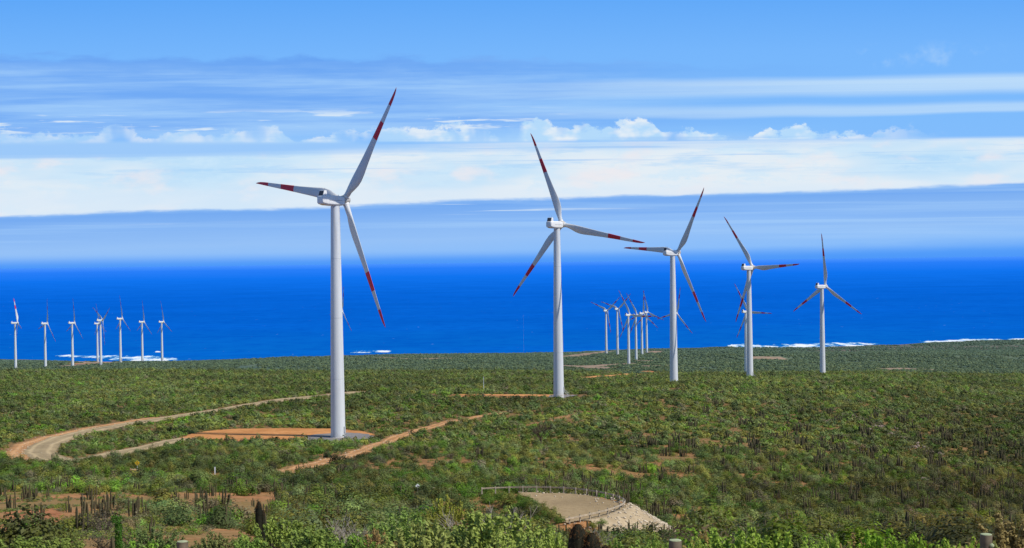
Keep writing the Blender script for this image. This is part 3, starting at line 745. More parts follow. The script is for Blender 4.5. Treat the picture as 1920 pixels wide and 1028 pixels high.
def stem_mesh(n=14, h=.8, r=.02):
    b = MB()
    for i in range(n):
        a_ = random.uniform(0, 6.28); l = random.uniform(.35, .75); z = random.uniform(.4, .85)*h
        b.tube([(0.05*math.cos(a_), .05*math.sin(a_), -.1), (l*.5*math.cos(a_), l*.5*math.sin(a_), z*.55), (l*math.cos(a_+.2), l*math.sin(a_+.2), z)], [r, r*.7, r*.3], 4)
    return b
def whorl_bush(stems=60, per=44, leaf=.05, H=1.0, heads=False):
    """upright stems carrying leaf whorls along their upper half"""
    C0 = []; NN = []; sm = MB(); H0 = []
    for i in range(stems):
        a_ = random.uniform(0, 6.28); sp_ = random.random()**.6*.95; hh = H*(1-.45*sp_*sp_)*random.uniform(.7, 1.1)
        tip = np.array([sp_*math.cos(a_)*.95, sp_*math.sin(a_)*.95, hh]); mid = np.array([tip[0]*.45, tip[1]*.45, hh*.55]); root = np.array([.04*math.cos(a_), .04*math.sin(a_), 0])
        sm.tube([root, mid, tip], [.018, .012, .006], 4)
        t = .68+.34*rng.random(per)**.8; t = np.clip(t, 0, 1.02)[:, None]
        P = (1-t)**2*root+2*t*(1-t)*mid+t*t*tip; d = rng.normal(0, 1, (per, 3)); d[:, 2] = d[:, 2]*.5+.5; d /= np.linalg.norm(d, axis=1)[:, None]
        C0.append(P+d*leaf*(.6+1.5*rng.random((per, 1)))); NN.append(d*.6+np.array([0, 0, .6])); H0.append(tip)
    V, Fq, L = leaves(np.concatenate(C0), np.concatenate(NN), leaf, .52, .4)
    return (V, Fq, L), sm, H0
def cactus_cols(n, spread, hmin, hmax, rad, ribs=8, rings=7):
    V = []; Fc = []; L = []
    for i in range(n):
        a_ = random.uniform(0, 6.28); d = spread*math.sqrt(random.random()); bx, by = d*math.cos(a_), d*math.sin(a_)
        h = random.uniform(hmin, hmax)*(1-.25*d/max(spread, .01)); r = rad*random.uniform(.8, 1.15); ln = .35*d+random.uniform(-.16, .16); m = ribs*2; b0 = len(V)
        la = a_+random.uniform(-.5, .5)
        for j in range(rings+1):
            t = j/rings; prof = (.8+.3*math.sin(t*2.6)) if t < .93 else .55
            if j == rings: prof = .15
            if j == rings-1: prof = .62
            elif j == rings-2: prof = .92
            ox = bx+ln*math.cos(la)*(math.sin(t*1.4)); oy = by+ln*math.sin(la)*(math.sin(t*1.4)); z = h*(t if t < .999 else 1.0)-.15
            if j == rings-1: z = h-.05-.15
            if j == rings: z = h-.15
            if j == rings-2: z = h-.14-.15
            for k in range(m):
                rr = r*prof*(1.0 if k % 2 == 0 else .76); q = 2*math.pi*k/m
                V.append((ox+rr*math.cos(q), oy+rr*math.sin(q), z)); L.append(.9 if k % 2 == 0 else .1)
        for j in range(rings):
            for k in range(m): Fc.append((b0+j*m+k, b0+j*m+(k+1) % m, b0+(j+1)*m+(k+1) % m, b0+(j+1)*m+k))
    return np.array(V), np.array(Fc), np.array(L)

# ------------------------------------------------------------------ scatter positions
def polar(n_per_m2, y0, y1, umax=.40):
    out = []; ys = np.exp(np.linspace(math.log(y0), math.log(y1), 60))
    for a_, b_ in zip(ys[:-1], ys[1:]):
        mid = (a_+b_)/2; area = 2*umax*mid*(b_-a_); n = int(area*n_per_m2(mid)+.5)
        Y = a_+(b_-a_)*rng.random(n); X = (rng.random(n)*2-1)*umax*Y; out.append(np.stack([X, Y], 1))
    return np.concatenate(out)
GREYG = np.array([.215, .262, .100]); OLIVE = np.array([.262, .268, .062]); GREEN = np.array([.165, .265, .040]); BRIGHT = np.array([.21, .34, .035]); DRY = np.array([.235, .205, .13]); DARK = np.array([.085, .108, .036]); LIME = np.array([.34, .42, .14])
PAL = np.stack([GREYG, OLIVE, GREEN, BRIGHT, DRY, DARK, LIME])*np.array([.80, .84, .66])
def kinds(X, Y):
    n = len(X); q = rng.random(n); z1 = fbm(X/22, Y/30, 55); z2 = fbm(X/9+40, Y/12, 66)
    k = np.zeros(n, int); k[q > .42] = 1; k[(q > .66) & (z1 > .45)] = 2; k[(z2 > .70) & (q > .45)] = 3; k[(q < .07)] = 4; k[(q > .90)] = 5
    k[(q > .07) & (q < np.where(X < 5, .16, .09)) & (Y < 170)] = 6
    return k
XY = polar(lambda y: .27 if y < 130 else (.25 if y < 300 else .245*(300/y)**.75), 46, 1420)
X, Y = XY[:, 0], XY[:, 1]; PXx, PXy = proj(np.stack([X, Y, height(X, Y)+CAMH], 1))
size = (.55+1.35*rng.random(len(X))**2.3)*(1+np.clip((Y-250)/1150, 0, 1)*1.0)
clr, soft = cleared(X, Y, size*.9)
dn = fbm(X/14, Y/20, 31)
soilw = ((PXx > 480) & (PXx < 1300) & (PXy > 835) & (PXy < 900))*.20+((PXx < 520) & (PXy > 925))*.46+((PXy > 930) & (PXx < 1000))*.05
keep = ~clr & ~(soft & (rng.random(len(X)) < .42)) & (dn > .22+soilw*.9-.10+.16*((PXx > 1150) & (PXy > 730))*np.clip((fbm(X/8+5, Y/12, 202)-.45)*6, 0, 1)+.05*rng.random(len(X))) & (rng.random(len(X)) > soilw*.8)
keep &= np.hypot(X-p1[0], Y-p1[1]) > 13
keep &= ~((PXx > 1030) & (PXx < 1275) & (Y < 178) & (PXy-size*1.25*F/Y < 988))     # the slope in front of the bend carries only low plants
X, Y, size, PXx, PXy = X[keep], Y[keep], size[keep], PXx[keep], PXy[keep]
KD = kinds(X, Y); big_ = KD == 2; size = np.where(KD == 5, size*1.1, size)
valley = np.clip((PXx-1250)/500, 0, 1)*np.clip((PXy-720)/200, 0, 1)
def bcol(KD, X, Y, valley):
    n = len(X); c = PAL[KD]*(.70+.58*rng.random((n, 1))); c = c*(.55+.9*np.clip((fbm(X/34, Y/60, 99)-.5)*1.6+.5, 0, 1))[:, None]*(.85+.3*fbm(X/9, Y/14, 97))[:, None]
    c = c*(1+rng.normal(0, .08, (n, 3))); c = c*(1-valley[:, None]*np.array([.24, .38, .42]))
    h = np.clip((Y-300)/1100, 0, 1)[:, None]; c = c*(1-.4*h)+np.array([.20, .245, .088])*.4*h  # distance haze mixed into the bush colour, farther bushes fade to one tone
    return np.clip(c, .005, 1)
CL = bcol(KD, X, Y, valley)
Zg = height(X, Y)+CAMH

NEAR = 284; vis = np.abs(X/Y) < .375
near = np.zeros(len(X), bool); pyt = proj(np.stack([X, Y, Zg+size*.9], 1))[1]
cand = np.where(vis & (pyt < 1024))[0]; cand = cand[np.argsort(-(size[cand]/Y[cand]))][:NEAR]; near[cand] = True

# individual bushes
def leafobj(name, arr, mat, parent=None):
    V, Fq, L = arr; return mk(name, V, Fq, mat, parent, attrs={'lv': ('FLOAT', L)})
KN = {0: ('scrub_bush', 'rounded grey green scrub bush on the near slope', 'bush', 'grey green scrub bushes on the near slope'),
      1: ('scrub_bush', 'low olive green scrub bush on the near slope', 'bush', 'olive scrub bushes on the near slope'),
      2: ('scrub_bush', 'dense fresh green scrub bush on the near slope', 'bush', 'fresh green bushes on the near slope'),
      3: ('scrub_bush', 'bright vivid green leafy bush on the near slope', 'bush', 'vivid green bushes on the near slope'),
      4: ('dry_bush', 'dry brown grey twiggy bush on the near slope', 'bush', 'dry twiggy bushes on the near slope'),
      5: ('scrub_bush', 'dark green bush on the near slope', 'bush', 'dark bushes on the near slope'),
      6: ('flowering_bush', 'bush topped with pale lime green flower heads on the near slope', 'bush', 'lime flowered bushes on the near slope')}
protos = {}
for k in KN:
    protos[k] = []
    for v in range(3):
        r = empty(KN[k][0], (0, 0, 0))
        if k == 6:
            arr, sm, tips = whorl_bush(34, 26, .055, .75); f = leafobj('foliage', arr, M['leaf'], r)
            T = np.array(tips); P = np.repeat(T, 16, 0)+rng.normal(0, 1, (len(T)*16, 3))*np.array([.075, .075, .025]); h = leafobj('flower_heads', leaves(P, np.tile([0, 0, 1.], (len(P), 1)), .035, .8, .3), M['leaf'], r); h.color = (.50, .60, .20, 1)
        elif k == 4:
            f = leafobj('foliage', bush_arrays(700, .045, openn=1), M['leaf'], r); sm = stem_mesh(50, 1.0, .012)
        else:
            f = leafobj('foliage', bush_arrays(1500 if k != 5 else 1700, .058 if k != 3 else .07, lobes=random.choice([6, 9, 12])), M['leaf'], r); sm = stem_mesh(16, .8, .016)
        s = MB.obj(sm, 'stems', M['stem'], r)
        protos[k].append(r)
usedp = set()
for i in np.where(near)[0]:
    k = int(KD[i]); v = random.randrange(3); p = protos[k][v]
    o = p if (k, v) not in usedp else copy_tree(p)
    usedp.add((k, v)); s = float(size[i])
    o.location = (X[i], Y[i], Zg[i]-.08); o.rotation_euler = (0, 0, random.uniform(0, 6.28)); o.scale = (s, s, s*random.uniform(.75, 1.1))
    for c in o.children:
        if c.name.startswith('foliage'): c.color = (*map(float, CL[i]), 1)
    tag(o, KN[k][1], KN[k][2], KN[k][3])
for (x, y, s) in [(925, 936, 1.3), (943, 938, 1.2), (962, 940, 1.3), (980, 944, 1.2), (995, 950, 1.2), (1008, 957, 1.1), (1022, 965, 1.1), (1036, 972, 1.0), (1048, 981, .9), (950, 950, 1.4), (975, 956, 1.4), (1000, 968, 1.4), (1020, 978, 1.2), (915, 945, 1.3), (1110, 990, .8), (1128, 984, .7)]:
    k = random.choice([0, 1, 2, 2]); v = random.randrange(3)
    if (k, v) not in usedp: continue
    g_ = ground(x, y); o = copy_tree(protos[k][v]); o.location = W(g_); o.rotation_euler = (0, 0, random.uniform(0, 6.28)); o.scale = (s, s, s)
    tag(o, KN[k][1], KN[k][2], KN[k][3])
    for c in o.children:
        if c.name.startswith('foliage'): c.color = (*[float(q_) for q_ in PAL[k]*random.uniform(.8, 1.15)], 1)
def rm(o):
    for c in list(o.children): rm(c)
    bpy.data.objects.remove(o)
for k in protos:
    for v in range(3):
        if (k, v) not in usedp: rm(protos[k][v])

# the uncountable rest: one object, prototypes instanced on points by geometry nodes
def stuff(name, plist, P, scl, cols, mats, label, cat):
    V = []; Fq = []; pid = []; lv = []; off = 0
    for k, (v, f, l) in enumerate(plist):
        V.append(v); Fq.append(f+off); off += len(v); pid += [k]*len(v); lv.append(l)
    npv = off; V = np.concatenate(V+[P]); n = len(P)
    sc_ = np.ones((len(V), 3)); sc_[npv:] = scl; cc = np.ones((len(V), 4)); cc[npv:, :3] = cols
    rot = np.zeros(len(V)); rot[npv:] = rng.random(n)*6.283; vid = np.zeros(len(V), int); vid[npv:] = rng.integers(0, len(plist), n)
    o = mk(name, V, np.concatenate(Fq), mats, attrs={'pid': ('INT', np.r_[pid, np.full(n, -1)]), 'lv': ('FLOAT', np.r_[np.concatenate(lv), np.zeros(n)]), 'scl': ('FLOAT_VECTOR', sc_), 'col': ('FLOAT_COLOR', cc), 'rotz': ('FLOAT', rot), 'vid': ('INT', vid)})
    g = bpy.data.node_groups.new(name+'_scatter', 'GeometryNodeTree'); g.interface.new_socket('Geometry', in_out='INPUT', socket_type='NodeSocketGeometry'); g.interface.new_socket('Geometry', in_out='OUTPUT', socket_type='NodeSocketGeometry')
    ns, lk = g.nodes, g.links; gi = ns.new('NodeGroupInput'); go = ns.new('NodeGroupOutput')
    def attr(nm, ty):
        a_ = ns.new('GeometryNodeInputNamedAttribute'); a_.data_type = ty; a_.inputs['Name'].default_value = nm
        return [s_ for s_ in a_.outputs if s_.enabled and s_.name == 'Attribute'][0]
    pids = attr('pid', 'INT')
    def sep(k):
        c = ns.new('FunctionNodeCompare'); c.data_type = 'INT'; c.operation = 'EQUAL'; ii = [s_ for s_ in c.inputs if s_.enabled]
        lk.new(pids, ii[0]); ii[1].default_value = k
        s_ = ns.new('GeometryNodeSeparateGeometry'); s_.domain = 'POINT'; lk.new(gi.outputs[0], s_.inputs[0]); lk.new(c.outputs[0], s_.inputs['Selection']); return s_.outputs[0]
    jn = ns.new('GeometryNodeJoinGeometry')
    for k in range(len(plist)):
        gt = ns.new('GeometryNodeGeometryToInstance'); lk.new(sep(k), gt.inputs[0]); lk.new(gt.outputs[0], jn.inputs[0])
    ip = ns.new('GeometryNodeInstanceOnPoints'); lk.new(sep(-1), ip.inputs['Points']); lk.new(jn.outputs[0], ip.inputs['Instance']); ip.inputs['Pick Instance'].default_value = True
    lk.new(attr('vid', 'INT'), ip.inputs['Instance Index']); lk.new(attr('scl', 'FLOAT_VECTOR'), ip.inputs['Scale'])
    cx = ns.new('ShaderNodeCombineXYZ'); lk.new(attr('rotz', 'FLOAT'), cx.inputs[2]); er = ns.new('FunctionNodeEulerToRotation'); lk.new(cx.outputs[0], er.inputs[0]); lk.new(er.outputs[0], ip.inputs['Rotation'])
    lk.new(ip.outputs[0], go.inputs[0])
    md = o.modifiers.new('scatter', 'NODES'); md.node_group = g
    tag(o, label, cat, kind='stuff'); return o
mid = ~near & (Y < 420); fr = ~near & (Y >= 420)
def scl_of(s, f=(.75, 1.15)): return np.stack([s*rng.uniform(.8, 1.2, len(s)), s*rng.uniform(.8, 1.2, len(s)), s*rng.uniform(*f, len(s))], 1)
pl_mid = [bush_arrays(760, .08, lobes=l) for l in (4, 6, 9, 12)]+[bush_arrays(520, .07, lobes=10, openn=1)]
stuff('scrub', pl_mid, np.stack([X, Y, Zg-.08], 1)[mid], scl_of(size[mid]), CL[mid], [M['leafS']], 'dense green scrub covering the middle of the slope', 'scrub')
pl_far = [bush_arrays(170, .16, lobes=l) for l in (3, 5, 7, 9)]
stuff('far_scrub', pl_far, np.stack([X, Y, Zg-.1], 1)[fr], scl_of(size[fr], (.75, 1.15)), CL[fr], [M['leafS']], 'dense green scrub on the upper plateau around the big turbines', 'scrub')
# grassy undergrowth between the bushes
XG = polar(lambda y: .9 if y < 150 else .9*(150/y)**1.1, 50, 700); gx, gy = XG[:, 0], XG[:, 1]
c2, s2 = cleared(gx, gy, np.full(len(gx), .3)); gpx, gpy = proj(np.stack([gx, gy, height(gx, gy)+CAMH], 1)); kk = ~c2 & ~(s2 & (rng.random(len(gx)) < .35)) & (fbm(gx/7, gy/9, 13) > .42+.2*((gpx < 520) & (gpy > 925))*.9); gx, gy = gx[kk], gy[kk]
gc = PAL[rng.choice([0, 1, 1, 4, 2], len(gx))]*(.8+.5*rng.random((len(gx), 1)))
stuff('undergrowth', [bush_arrays(90, .14, lobes=5) for _ in range(3)], np.stack([gx, gy, height(gx, gy)+CAMH-.03], 1), scl_of(.25+.35*rng.random(len(gx)), (.5, .9)), gc, [M['leafS']], 'low tufts and seedlings between the bushes', 'undergrowth')
# coastal plain
XP = polar(lambda y: .034*(2000/y)**.6, 1500, 4000); px_, py_ = XP[:, 0], XP[:, 1]
c4, _ = cleared(px_, py_, np.full(len(px_), 3.5)); kk = ~c4 & (fbm(px_/50, py_/80, 71)+.15*rng.random(len(px_)) > .33) & (py_ < coast_y(px_, py_)-40); px_, py_ = px_[kk], py_[kk]
hz = np.clip((py_-1500)/2200, 0, 1)[:, None]  # share of bluish haze painted into the leaf colour, rising with distance
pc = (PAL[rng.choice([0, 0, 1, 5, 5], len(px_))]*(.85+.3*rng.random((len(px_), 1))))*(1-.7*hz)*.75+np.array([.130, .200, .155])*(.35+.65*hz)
stuff('coastal_scrub', [bush_arrays(60, .28, lobes=5) for _ in range(3)], np.stack([px_, py_, height(px_, py_)+CAMH-.2], 1), scl_of(2.2+2.4*rng.random(len(px_)), (.45, .8)), pc, [M['leafS']], 'scrub on the distant coastal plain, coloured with bluish haze', 'scrub')

# ------------------------------------------------------------------ cacti
def cact_density(y): return .011 if y < 260 else .011*(260/y)**1.1
XC = polar(lambda y: .05 if y < 300 else .05*(300/y)**1.3, 90, 620, .375); cx_, cy_ = XC[:, 0], XC[:, 1]
qx, qy = proj(np.stack([cx_, cy_, height(cx_, cy_)+CAMH], 1))
w = np.zeros(len(cx_)); w += 1.0*((qx > 1000) & (qy > 850)); w += .8*((qx > 1200) & (qy > 770) & (qy <= 850)); w += .8*((qx < 1000) & (qy > 915)); w += .12*((qx < 1000) & (qy <= 915) & (qy > 850)); w += .3*((qx > 1250) & (qy > 735) & (qy <= 770))
w *= np.clip((fbm(cx_/16, cy_/20, 88)-.22)*1.9, 0, 1.0)*np.where(qx < 1000, .42, .36)*np.where((cx_ > 5) & (cx_ < 34) & (cy_ > 130) & (cy_ < 215), .35, 1)
w *= ~((qx > 1250) & (cy_ < 105))
c3, s3 = cleared(cx_, cy_, np.full(len(cx_), 1.2))
kk = (rng.random(len(cx_)) < w) & ~c3 & ~s3; cx_, cy_ = cx_[kk], cy_[kk]; cz_ = height(cx_, cy_)+CAMH
print('cacti', len(cx_), 'bushes', len(X), 'far', len(px_))
csz = np.where(cx_/cy_ > .012, 1.3+.3*np.clip((cy_-200)/100, 0, 1), 1.0)+.5*rng.random(len(cx_)); order = np.argsort(-(csz/cy_)); ind, rest = order[:280], order[280:]
CP = []
for (n, sp_, h0, h1) in ((5, .35, .6, 1.8), (9, .5, .7, 2.2), (15, .65, .7, 2.3), (3, .25, .6, 1.6), (11, .45, .9, 2.5)):
    V, Fq, L = cactus_cols(n, sp_, h0, h1, .064); o = mk('columnar_cactus', V, Fq, M['cactus'], None, True, {'lv': ('FLOAT', L)}); CP.append(o)
CU = set()
for i in ind:
    v = random.randrange(5); o = CP[v] if v not in CU else CP[v].copy()
    if v in CU: COL.objects.link(o)
    CU.add(v); s = float(csz[i]); o.location = (cx_[i], cy_[i], cz_[i]); o.rotation_euler = (random.uniform(-.06, .06), random.uniform(-.06, .06), random.uniform(0, 6.28)); o.scale = (s, s, s)
    left = cx_[i]/cy_[i] < 0.012
    if left: tag(o, 'brown green clump of upright cactus columns on the near slope, left of the gravel bend', 'cactus', 'columnar cacti left of the gravel bend')
    else: tag(o, 'dark clump of upright cactus columns on the right hand hillside', 'cactus', 'columnar cacti on the right hand hillside')
for (x, y) in [(610, 1000), (640, 1008), (662, 1004), (690, 1000), (560, 975), (745, 985), (955, 985), (1000, 975), (1188, 1003), (1215, 1008), (1262, 1004), (1288, 980), (1305, 1000), (1430, 1000), (1240, 1012), (150, 1000), (70, 985), (330, 960), (420, 990), (130, 960)]:
    g_ = ground(x, y); o = random.choice([CP[0], CP[1], CP[4]]).copy(); COL.objects.link(o); o.location = W(g_); o.rotation_euler = (0, 0, random.uniform(0, 6.28)); o.scale = (1.1, 1.1, random.uniform(1.0, 1.3))
    if x < 1100: tag(o, 'brown green clump of upright cactus columns on the near slope, left of the gravel bend', 'cactus', 'columnar cacti left of the gravel bend')
    else: tag(o, 'dark clump of upright cactus columns on the right hand hillside', 'cactus', 'columnar cacti on the right hand hillside')
if len(rest):
    CSt = [cactus_cols(n, s_, 1.0, 2.3, .11, 4, 4) for n, s_ in ((9, .45), (13, .6), (16, .8))]
    stuff('distant_cacti', CSt, np.stack([cx_, cy_, cz_], 1)[rest], np.repeat(csz[rest][:, None], 3, 1), np.ones((len(rest), 3)), [M['cactus']], 'small dark cactus clumps dotted over the farther hillside', 'cacti')

# ------------------------------------------------------------------ foreground plants close to the viewer
def gz(x, D):
    d = ray(x, 1000); return float(height(d[0]*D, D)[0])
def fg(x, ytop, D):
    P = at_depth(x, ytop, D); g = float(height(P[0], P[1])[0]); return (P[0], P[1], g+CAMH), P[2]-g
# big furry cactus with two columns
def furry_column(parent, x0, y0, h, r, lean=(0, 0), ribs=13):
    b = MB(); V = []; rings = 26; m = ribs*2; L = []
    for j in range(rings+1):
        t = j/rings; pr = 1.0 if t < .8 else math.sqrt(max(.02, 1-((t-.8)/.2)**2*.93)); ox = x0+lean[0]*t*t; oy = y0+lean[1]*t*t
        for k in range(m):
            q = 2*math.pi*k/m; rr = r*pr*(1 if k % 2 == 0 else .8); V.append((ox+rr*math.cos(q), oy+rr*math.sin(q), h*t-.1)); L.append(.5 if k % 2 == 0 else 0)
    Fc = np.array([(j*m+k, j*m+(k+1) % m, (j+1)*m+(k+1) % m, (j+1)*m+k) for j in range(rings) for k in range(m)])
    st = mk('column', V, Fc, M['dcactus'], parent, True, {'lv': ('FLOAT', L)})
    for mat, nm, frac, cnt, ln in ((M['spine2'], 'side_spines', (.0, .93), 1500, .045*r/.12), (M['spine'], 'crown_spines', (.90, 1.0), 340, .055*r/.12)):
        t = frac[0]+(frac[1]-frac[0])*rng.random(cnt); q = 2*math.pi*(rng.integers(0, ribs, cnt)+rng.normal(0, .12, cnt))/ribs
        pr = np.where(t < .8, 1.0, np.sqrt(np.maximum(.02, 1-((t-.8)/.2)**2*.93)))
        P = np.stack([x0+lean[0]*t*t+r*pr*np.cos(q), y0+lean[1]*t*t+r*pr*np.sin(q), h*t-.1], 1)
        d = np.stack([np.cos(q), np.sin(q), rng.normal(.15 if nm[0] == 's' else .9, .45, cnt)], 1)+rng.normal(0, .35, (cnt, 3)); d /= np.linalg.norm(d, axis=1)[:, None]
        s = np.cross(d, rng.normal(0, 1, (cnt, 3))); s /= np.linalg.norm(s, axis=1)[:, None]; l = (ln*(.5+rng.random(cnt)))[:, None]
        Vs = np.stack([P-s*.0018, P+s*.0018, P+d*l], 1).reshape(-1, 3)
        mk(nm, Vs, np.arange(3*cnt).reshape(cnt, 3), mat, st)
loc, h = fg(1083, 968, 17.0)
t = empty('furry_cactus', loc); tag(t, 'thick dark cactus with two rust tipped furry columns in front of the gravel bend', 'cactus')
furry_column(t, 0, 0, h, .125, (.0, 0)); furry_column(t, .145, -.05, h-.10, .12, (.02, 0))
loc, h = fg(1133, 1008, 17.4)
t = empty('furry_cactus', loc); tag(t, 'short dark cactus with a rusty furry tip, just right of the thick double cactus', 'cactus'); furry_column(t, 0, 0, h, .10, (.01, 0))
loc, h = fg(485, 935, 48.0)
t = empty('furry_cactus', loc); tag(t, 'dark brown bristly cactus column rising alone among green bushes left of centre', 'cactus'); furry_column(t, 0, 0, h, .12, (.0, 0), 11); furry_column(t, .10, .06, h*.86, .09, (.03, 0), 11)
# column overgrown with leaves
loc, h = fg(222, 966, 30.0)
t = empty('overgrown_cactus', loc); tag(t, 'single column wrapped in bright green creeper at the bottom left', 'cactus')
V, Fq, L = cactus_cols(1, 0.01, h, h, .05, 9, 12); mk('column', V, Fq, M['cactus'], t, True, {'lv': ('FLOAT', L)})
n = 2600; tt = rng.random(n); q = rng.random(n)*6.28; rr = .035+.055*fbm(tt*6, q, 3)+.06*(tt > .9)*rng.random(n); P = np.stack([rr*np.cos(q)-.05*(tt > .88), rr*np.sin(q), tt*h*1.0], 1); c = leafobj('creeper', leaves(P, np.stack([np.cos(q), np.sin(q), q*0+.3], 1), .02, .6, .6), M['leaf'], t); c.color = (.06, .16, .012, 1)
# leafy bushes: x, y of the top, distance, width, colour, kind
FG = [
 (40, 1004, 26, .9, (.13, .20, .05), 'leafy bush with round grey green leaves in the bottom left corner'),
 (120, 1006, 30, .8, (.15, .22, .06), 'leafy bush just left of the creeper covered column'),
 (285, 985, 36, .9, (.10, .16, .06), 'grey green leafy bush just right of the creeper covered column'),
 (265, 1010, 22, .6, (.14, .28, .04), 'low bright green leafy bush right beside the foot of the creeper covered column'),
 (455, 1006, 28, .6, (.12, .22, .05), 'low leafy bush just right of the leftmost cut post'),
 (520, 968, 30, 1.0, (.16, .24, .06), 'leafy bush below the lone brown bristly cactus'),
 (590, 985, 24, .8, (.14, .22, .06), 'leafy bush at the bottom edge right of the lone brown cactus'),
 (655, 1000, 20, .7, (.13, .24, .05), 'low leafy bush at the bottom edge left of the tall leafy ones'),
 (745, 950, 27, .9, (.15, .25, .07), 'tall leafy bush with rosette tips left of the bottom centre'),
 (790, 975, 20, .8, (.20, .26, .09), 'leafy bush with pale rosettes in front of the tall one'),
 (850, 985, 23, .8, (.13, .20, .06), 'leafy bush between the pale rosette bush and the largest one'),
 (930, 945, 22, .85, (.20, .28, .08), 'largest yellow green leafy bush left of the thick double cactus'),
 (985, 975, 19, .7, (.21, .30, .08), 'yellow green leafy bush second to the left of the thick double cactus'),
 (1040, 993, 18, .5, (.20, .30, .07), 'low yellow green leafy bush touching the thick double cactus'),
 (835, 925, 60, 1.0, (.22, .26, .05), 'bush with yellow tips standing behind the bottom centre bushes'),
 (1160, 1010, 21, .5, (.14, .24, .05), 'bright green low bush right of the short furry cactus'),
 (1222, 1003, 20, .5, (.16, .26, .06), 'bright green low bush left of the middle cut post'),
 (1305, 1004, 18, .45, (.19, .29, .06), 'bright green bush right of the middle cut post'),
 (1365, 985, 20, .7, (.17, .28, .05), 'bright green leafy bush, first of the row on the bottom right'),
 (1440, 984, 19, .7, (.19, .30, .05), 'bright green leafy bush, second of the row on the bottom right'),
 (1505, 1004, 17, .5, (.20, .34, .06), 'bright green leafy bush, third of the row on the bottom right'),
 (1570, 1002, 18, .5, (.22, .34, .07), 'yellow green leafy bush, fourth of the row on the bottom right'),
 (1650, 985, 18, .42, (.16, .31, .03), 'tallest bright green bush of the bottom right row'),
 (1708, 998, 17, .5, (.17, .30, .035), 'bright green bush right of the tallest of the bottom right row'),
 (1770, 1008, 17, .45, (.20, .31, .05), 'bright green low bush left of the rightmost cut post'),
 (1815, 1004, 16, .35, (.22, .36, .05), 'small yellow green bush touching the rightmost cut post'),
 (700, 990, 23, .5, (.26, .20, .10), 'dry straw coloured bush between the green ones left of the bottom centre'),
 (880, 960, 30, .6, (.22, .17, .09), 'dry twiggy bush behind the largest yellow green bush'),
 (1325, 998, 22, .5, (.24, .20, .08), 'dry yellowish bush among the bright green ones on the bottom right'),
 (1600, 1000, 21, .55, (.20, .17, .08), 'dull dry bush left of the tallest bright green bush'),
 (400, 1000, 34, .6, (.13, .17, .07), 'dull green bush right of the leftmost cut post'),
 (1895, 960, 24, .8, (.20, .18, .09), 'dry yellowish leafy bush at the bottom right corner'),
 (1875, 1012, 14, .4, (.18, .22, .08), 'low dull bush right behind the rightmost cut post'),
]
WB = []
for st, per, lf in ((95, 92, .029), (80, 105, .033), (115, 80, .026)):
    arr, sm, tips = whorl_bush(st, per, lf, 1.0); WB.append((arr, sm))
wmesh = []
for (x, y, D, wd, col_, lb) in FG:
    loc, h = fg(x, y, D); v = random.randrange(3); sxy = wd*1.3; t = empty('leafy_bush', loc, random.uniform(0, 6.28))
    if v >= len(wmesh) or True:
        key = ('w', v)
        if key not in PROTO:
            f = leafobj('foliage', WB[v][0], M['leaf'], t); s = WB[v][1].obj('stems', M['stem'], t); PROTO[key] = (f.data, s.data)
        else:
            f = bpy.data.objects.new('foliage', PROTO[key][0]); s = bpy.data.objects.new('stems', PROTO[key][1]); COL.objects.link(f); COL.objects.link(s); f.parent = t; s.parent = t
    f.color = (*[min(1, v_*q_) for v_, q_ in zip(col_, (1.62, 1.40, 1.0))], 1); t.scale = (sxy, sxy, max(.4, h*.90)); tag(t, lb, 'bush')

# cut wooden posts
for (x, y, D, r, ln, lb) in ((342, 1016, 21, .085, 0, 'leftmost cut wooden post with mossy green top at the bottom edge'), (1266, 1014, 14.5, .068, 0, 'middle cut wooden post at the bottom edge right of the furry cacti'), (1849, 1003, 14, .06, 0, 'rightmost cut wooden post with pale top and knot')):
    loc, h = fg(x, y, D); t = empty('wooden_post', loc); tag(t, lb, 'post', 'cut posts at the bottom of the view')
    b = MB(); b.lathe([(r*1.05, -.3), (r*1.03, h*.3), (r, h*.7), (r*.97, h-.012), (r*.93, h)], 20); b.obj('shaft', M['wood'], t, True)
    c = MB(); c.lathe([(r*.93, h+.002), (r*.88, h+.008), (r*.3, h+.012)], 20); c.obj('cut_top', M['woodtop'], t, True)
    if x > 1800:
        kn = MB(); kn.lathe([(.024, 0), (.022, .03), (.010, .04)], 10, 'Y'); ko = kn.obj('knot', M['woodtop'], t, True); ko.matrix_local = Matrix.Translation((r*.75, -r*.6, h-.10)) @ Matrix.Rotation(D2R(140), 4, 'Z')

# ------------------------------------------------------------------ guard rail around the bend
RAIL_PX = [(903, 926.5), (930, 925), (960, 924), (1000, 923.6), (1035, 924), (1070, 925.5), (1100, 929), (1125, 933), (1148, 938), (1166, 944), (1174, 949), (1172, 954), (1162, 960), (1140, 968), (1115, 974), (1090, 980), (1060, 986)]
Q = resample([px_plane(x, y, BEND_Z) for x, y in RAIL_PX], .5)
for _ in range(6): Q[1:-1] = (Q[:-2]+2*Q[1:-1]+Q[2:])/4
T = np.gradient(Q, axis=0); T /= np.hypot(T[:, 0], T[:, 1])[:, None]; Nn = np.stack([-T[:, 1], T[:, 0]], 1)
zb = BEND_Z+CAMH+.12
t = empty('guard_rail', (Q[0][0], Q[0][1], zb)); tag(t, 'long steel guard rail curving around the gravel bend', 'guard rail')
prof = [(0, .50), (.045, .535), (.045, .56), (0, .60), (0, .63), (.045, .665), (.045, .69), (0, .73)]
V = []; 
for i in range(len(Q)):
    for s_, z in prof+[(p_[0]-.03, p_[1]) for p_ in prof[::-1]]: V.append((Q[i, 0]+Nn[i, 0]*s_-Q[0][0], Q[i, 1]+Nn[i, 1]*s_-Q[0][1], z+.06))
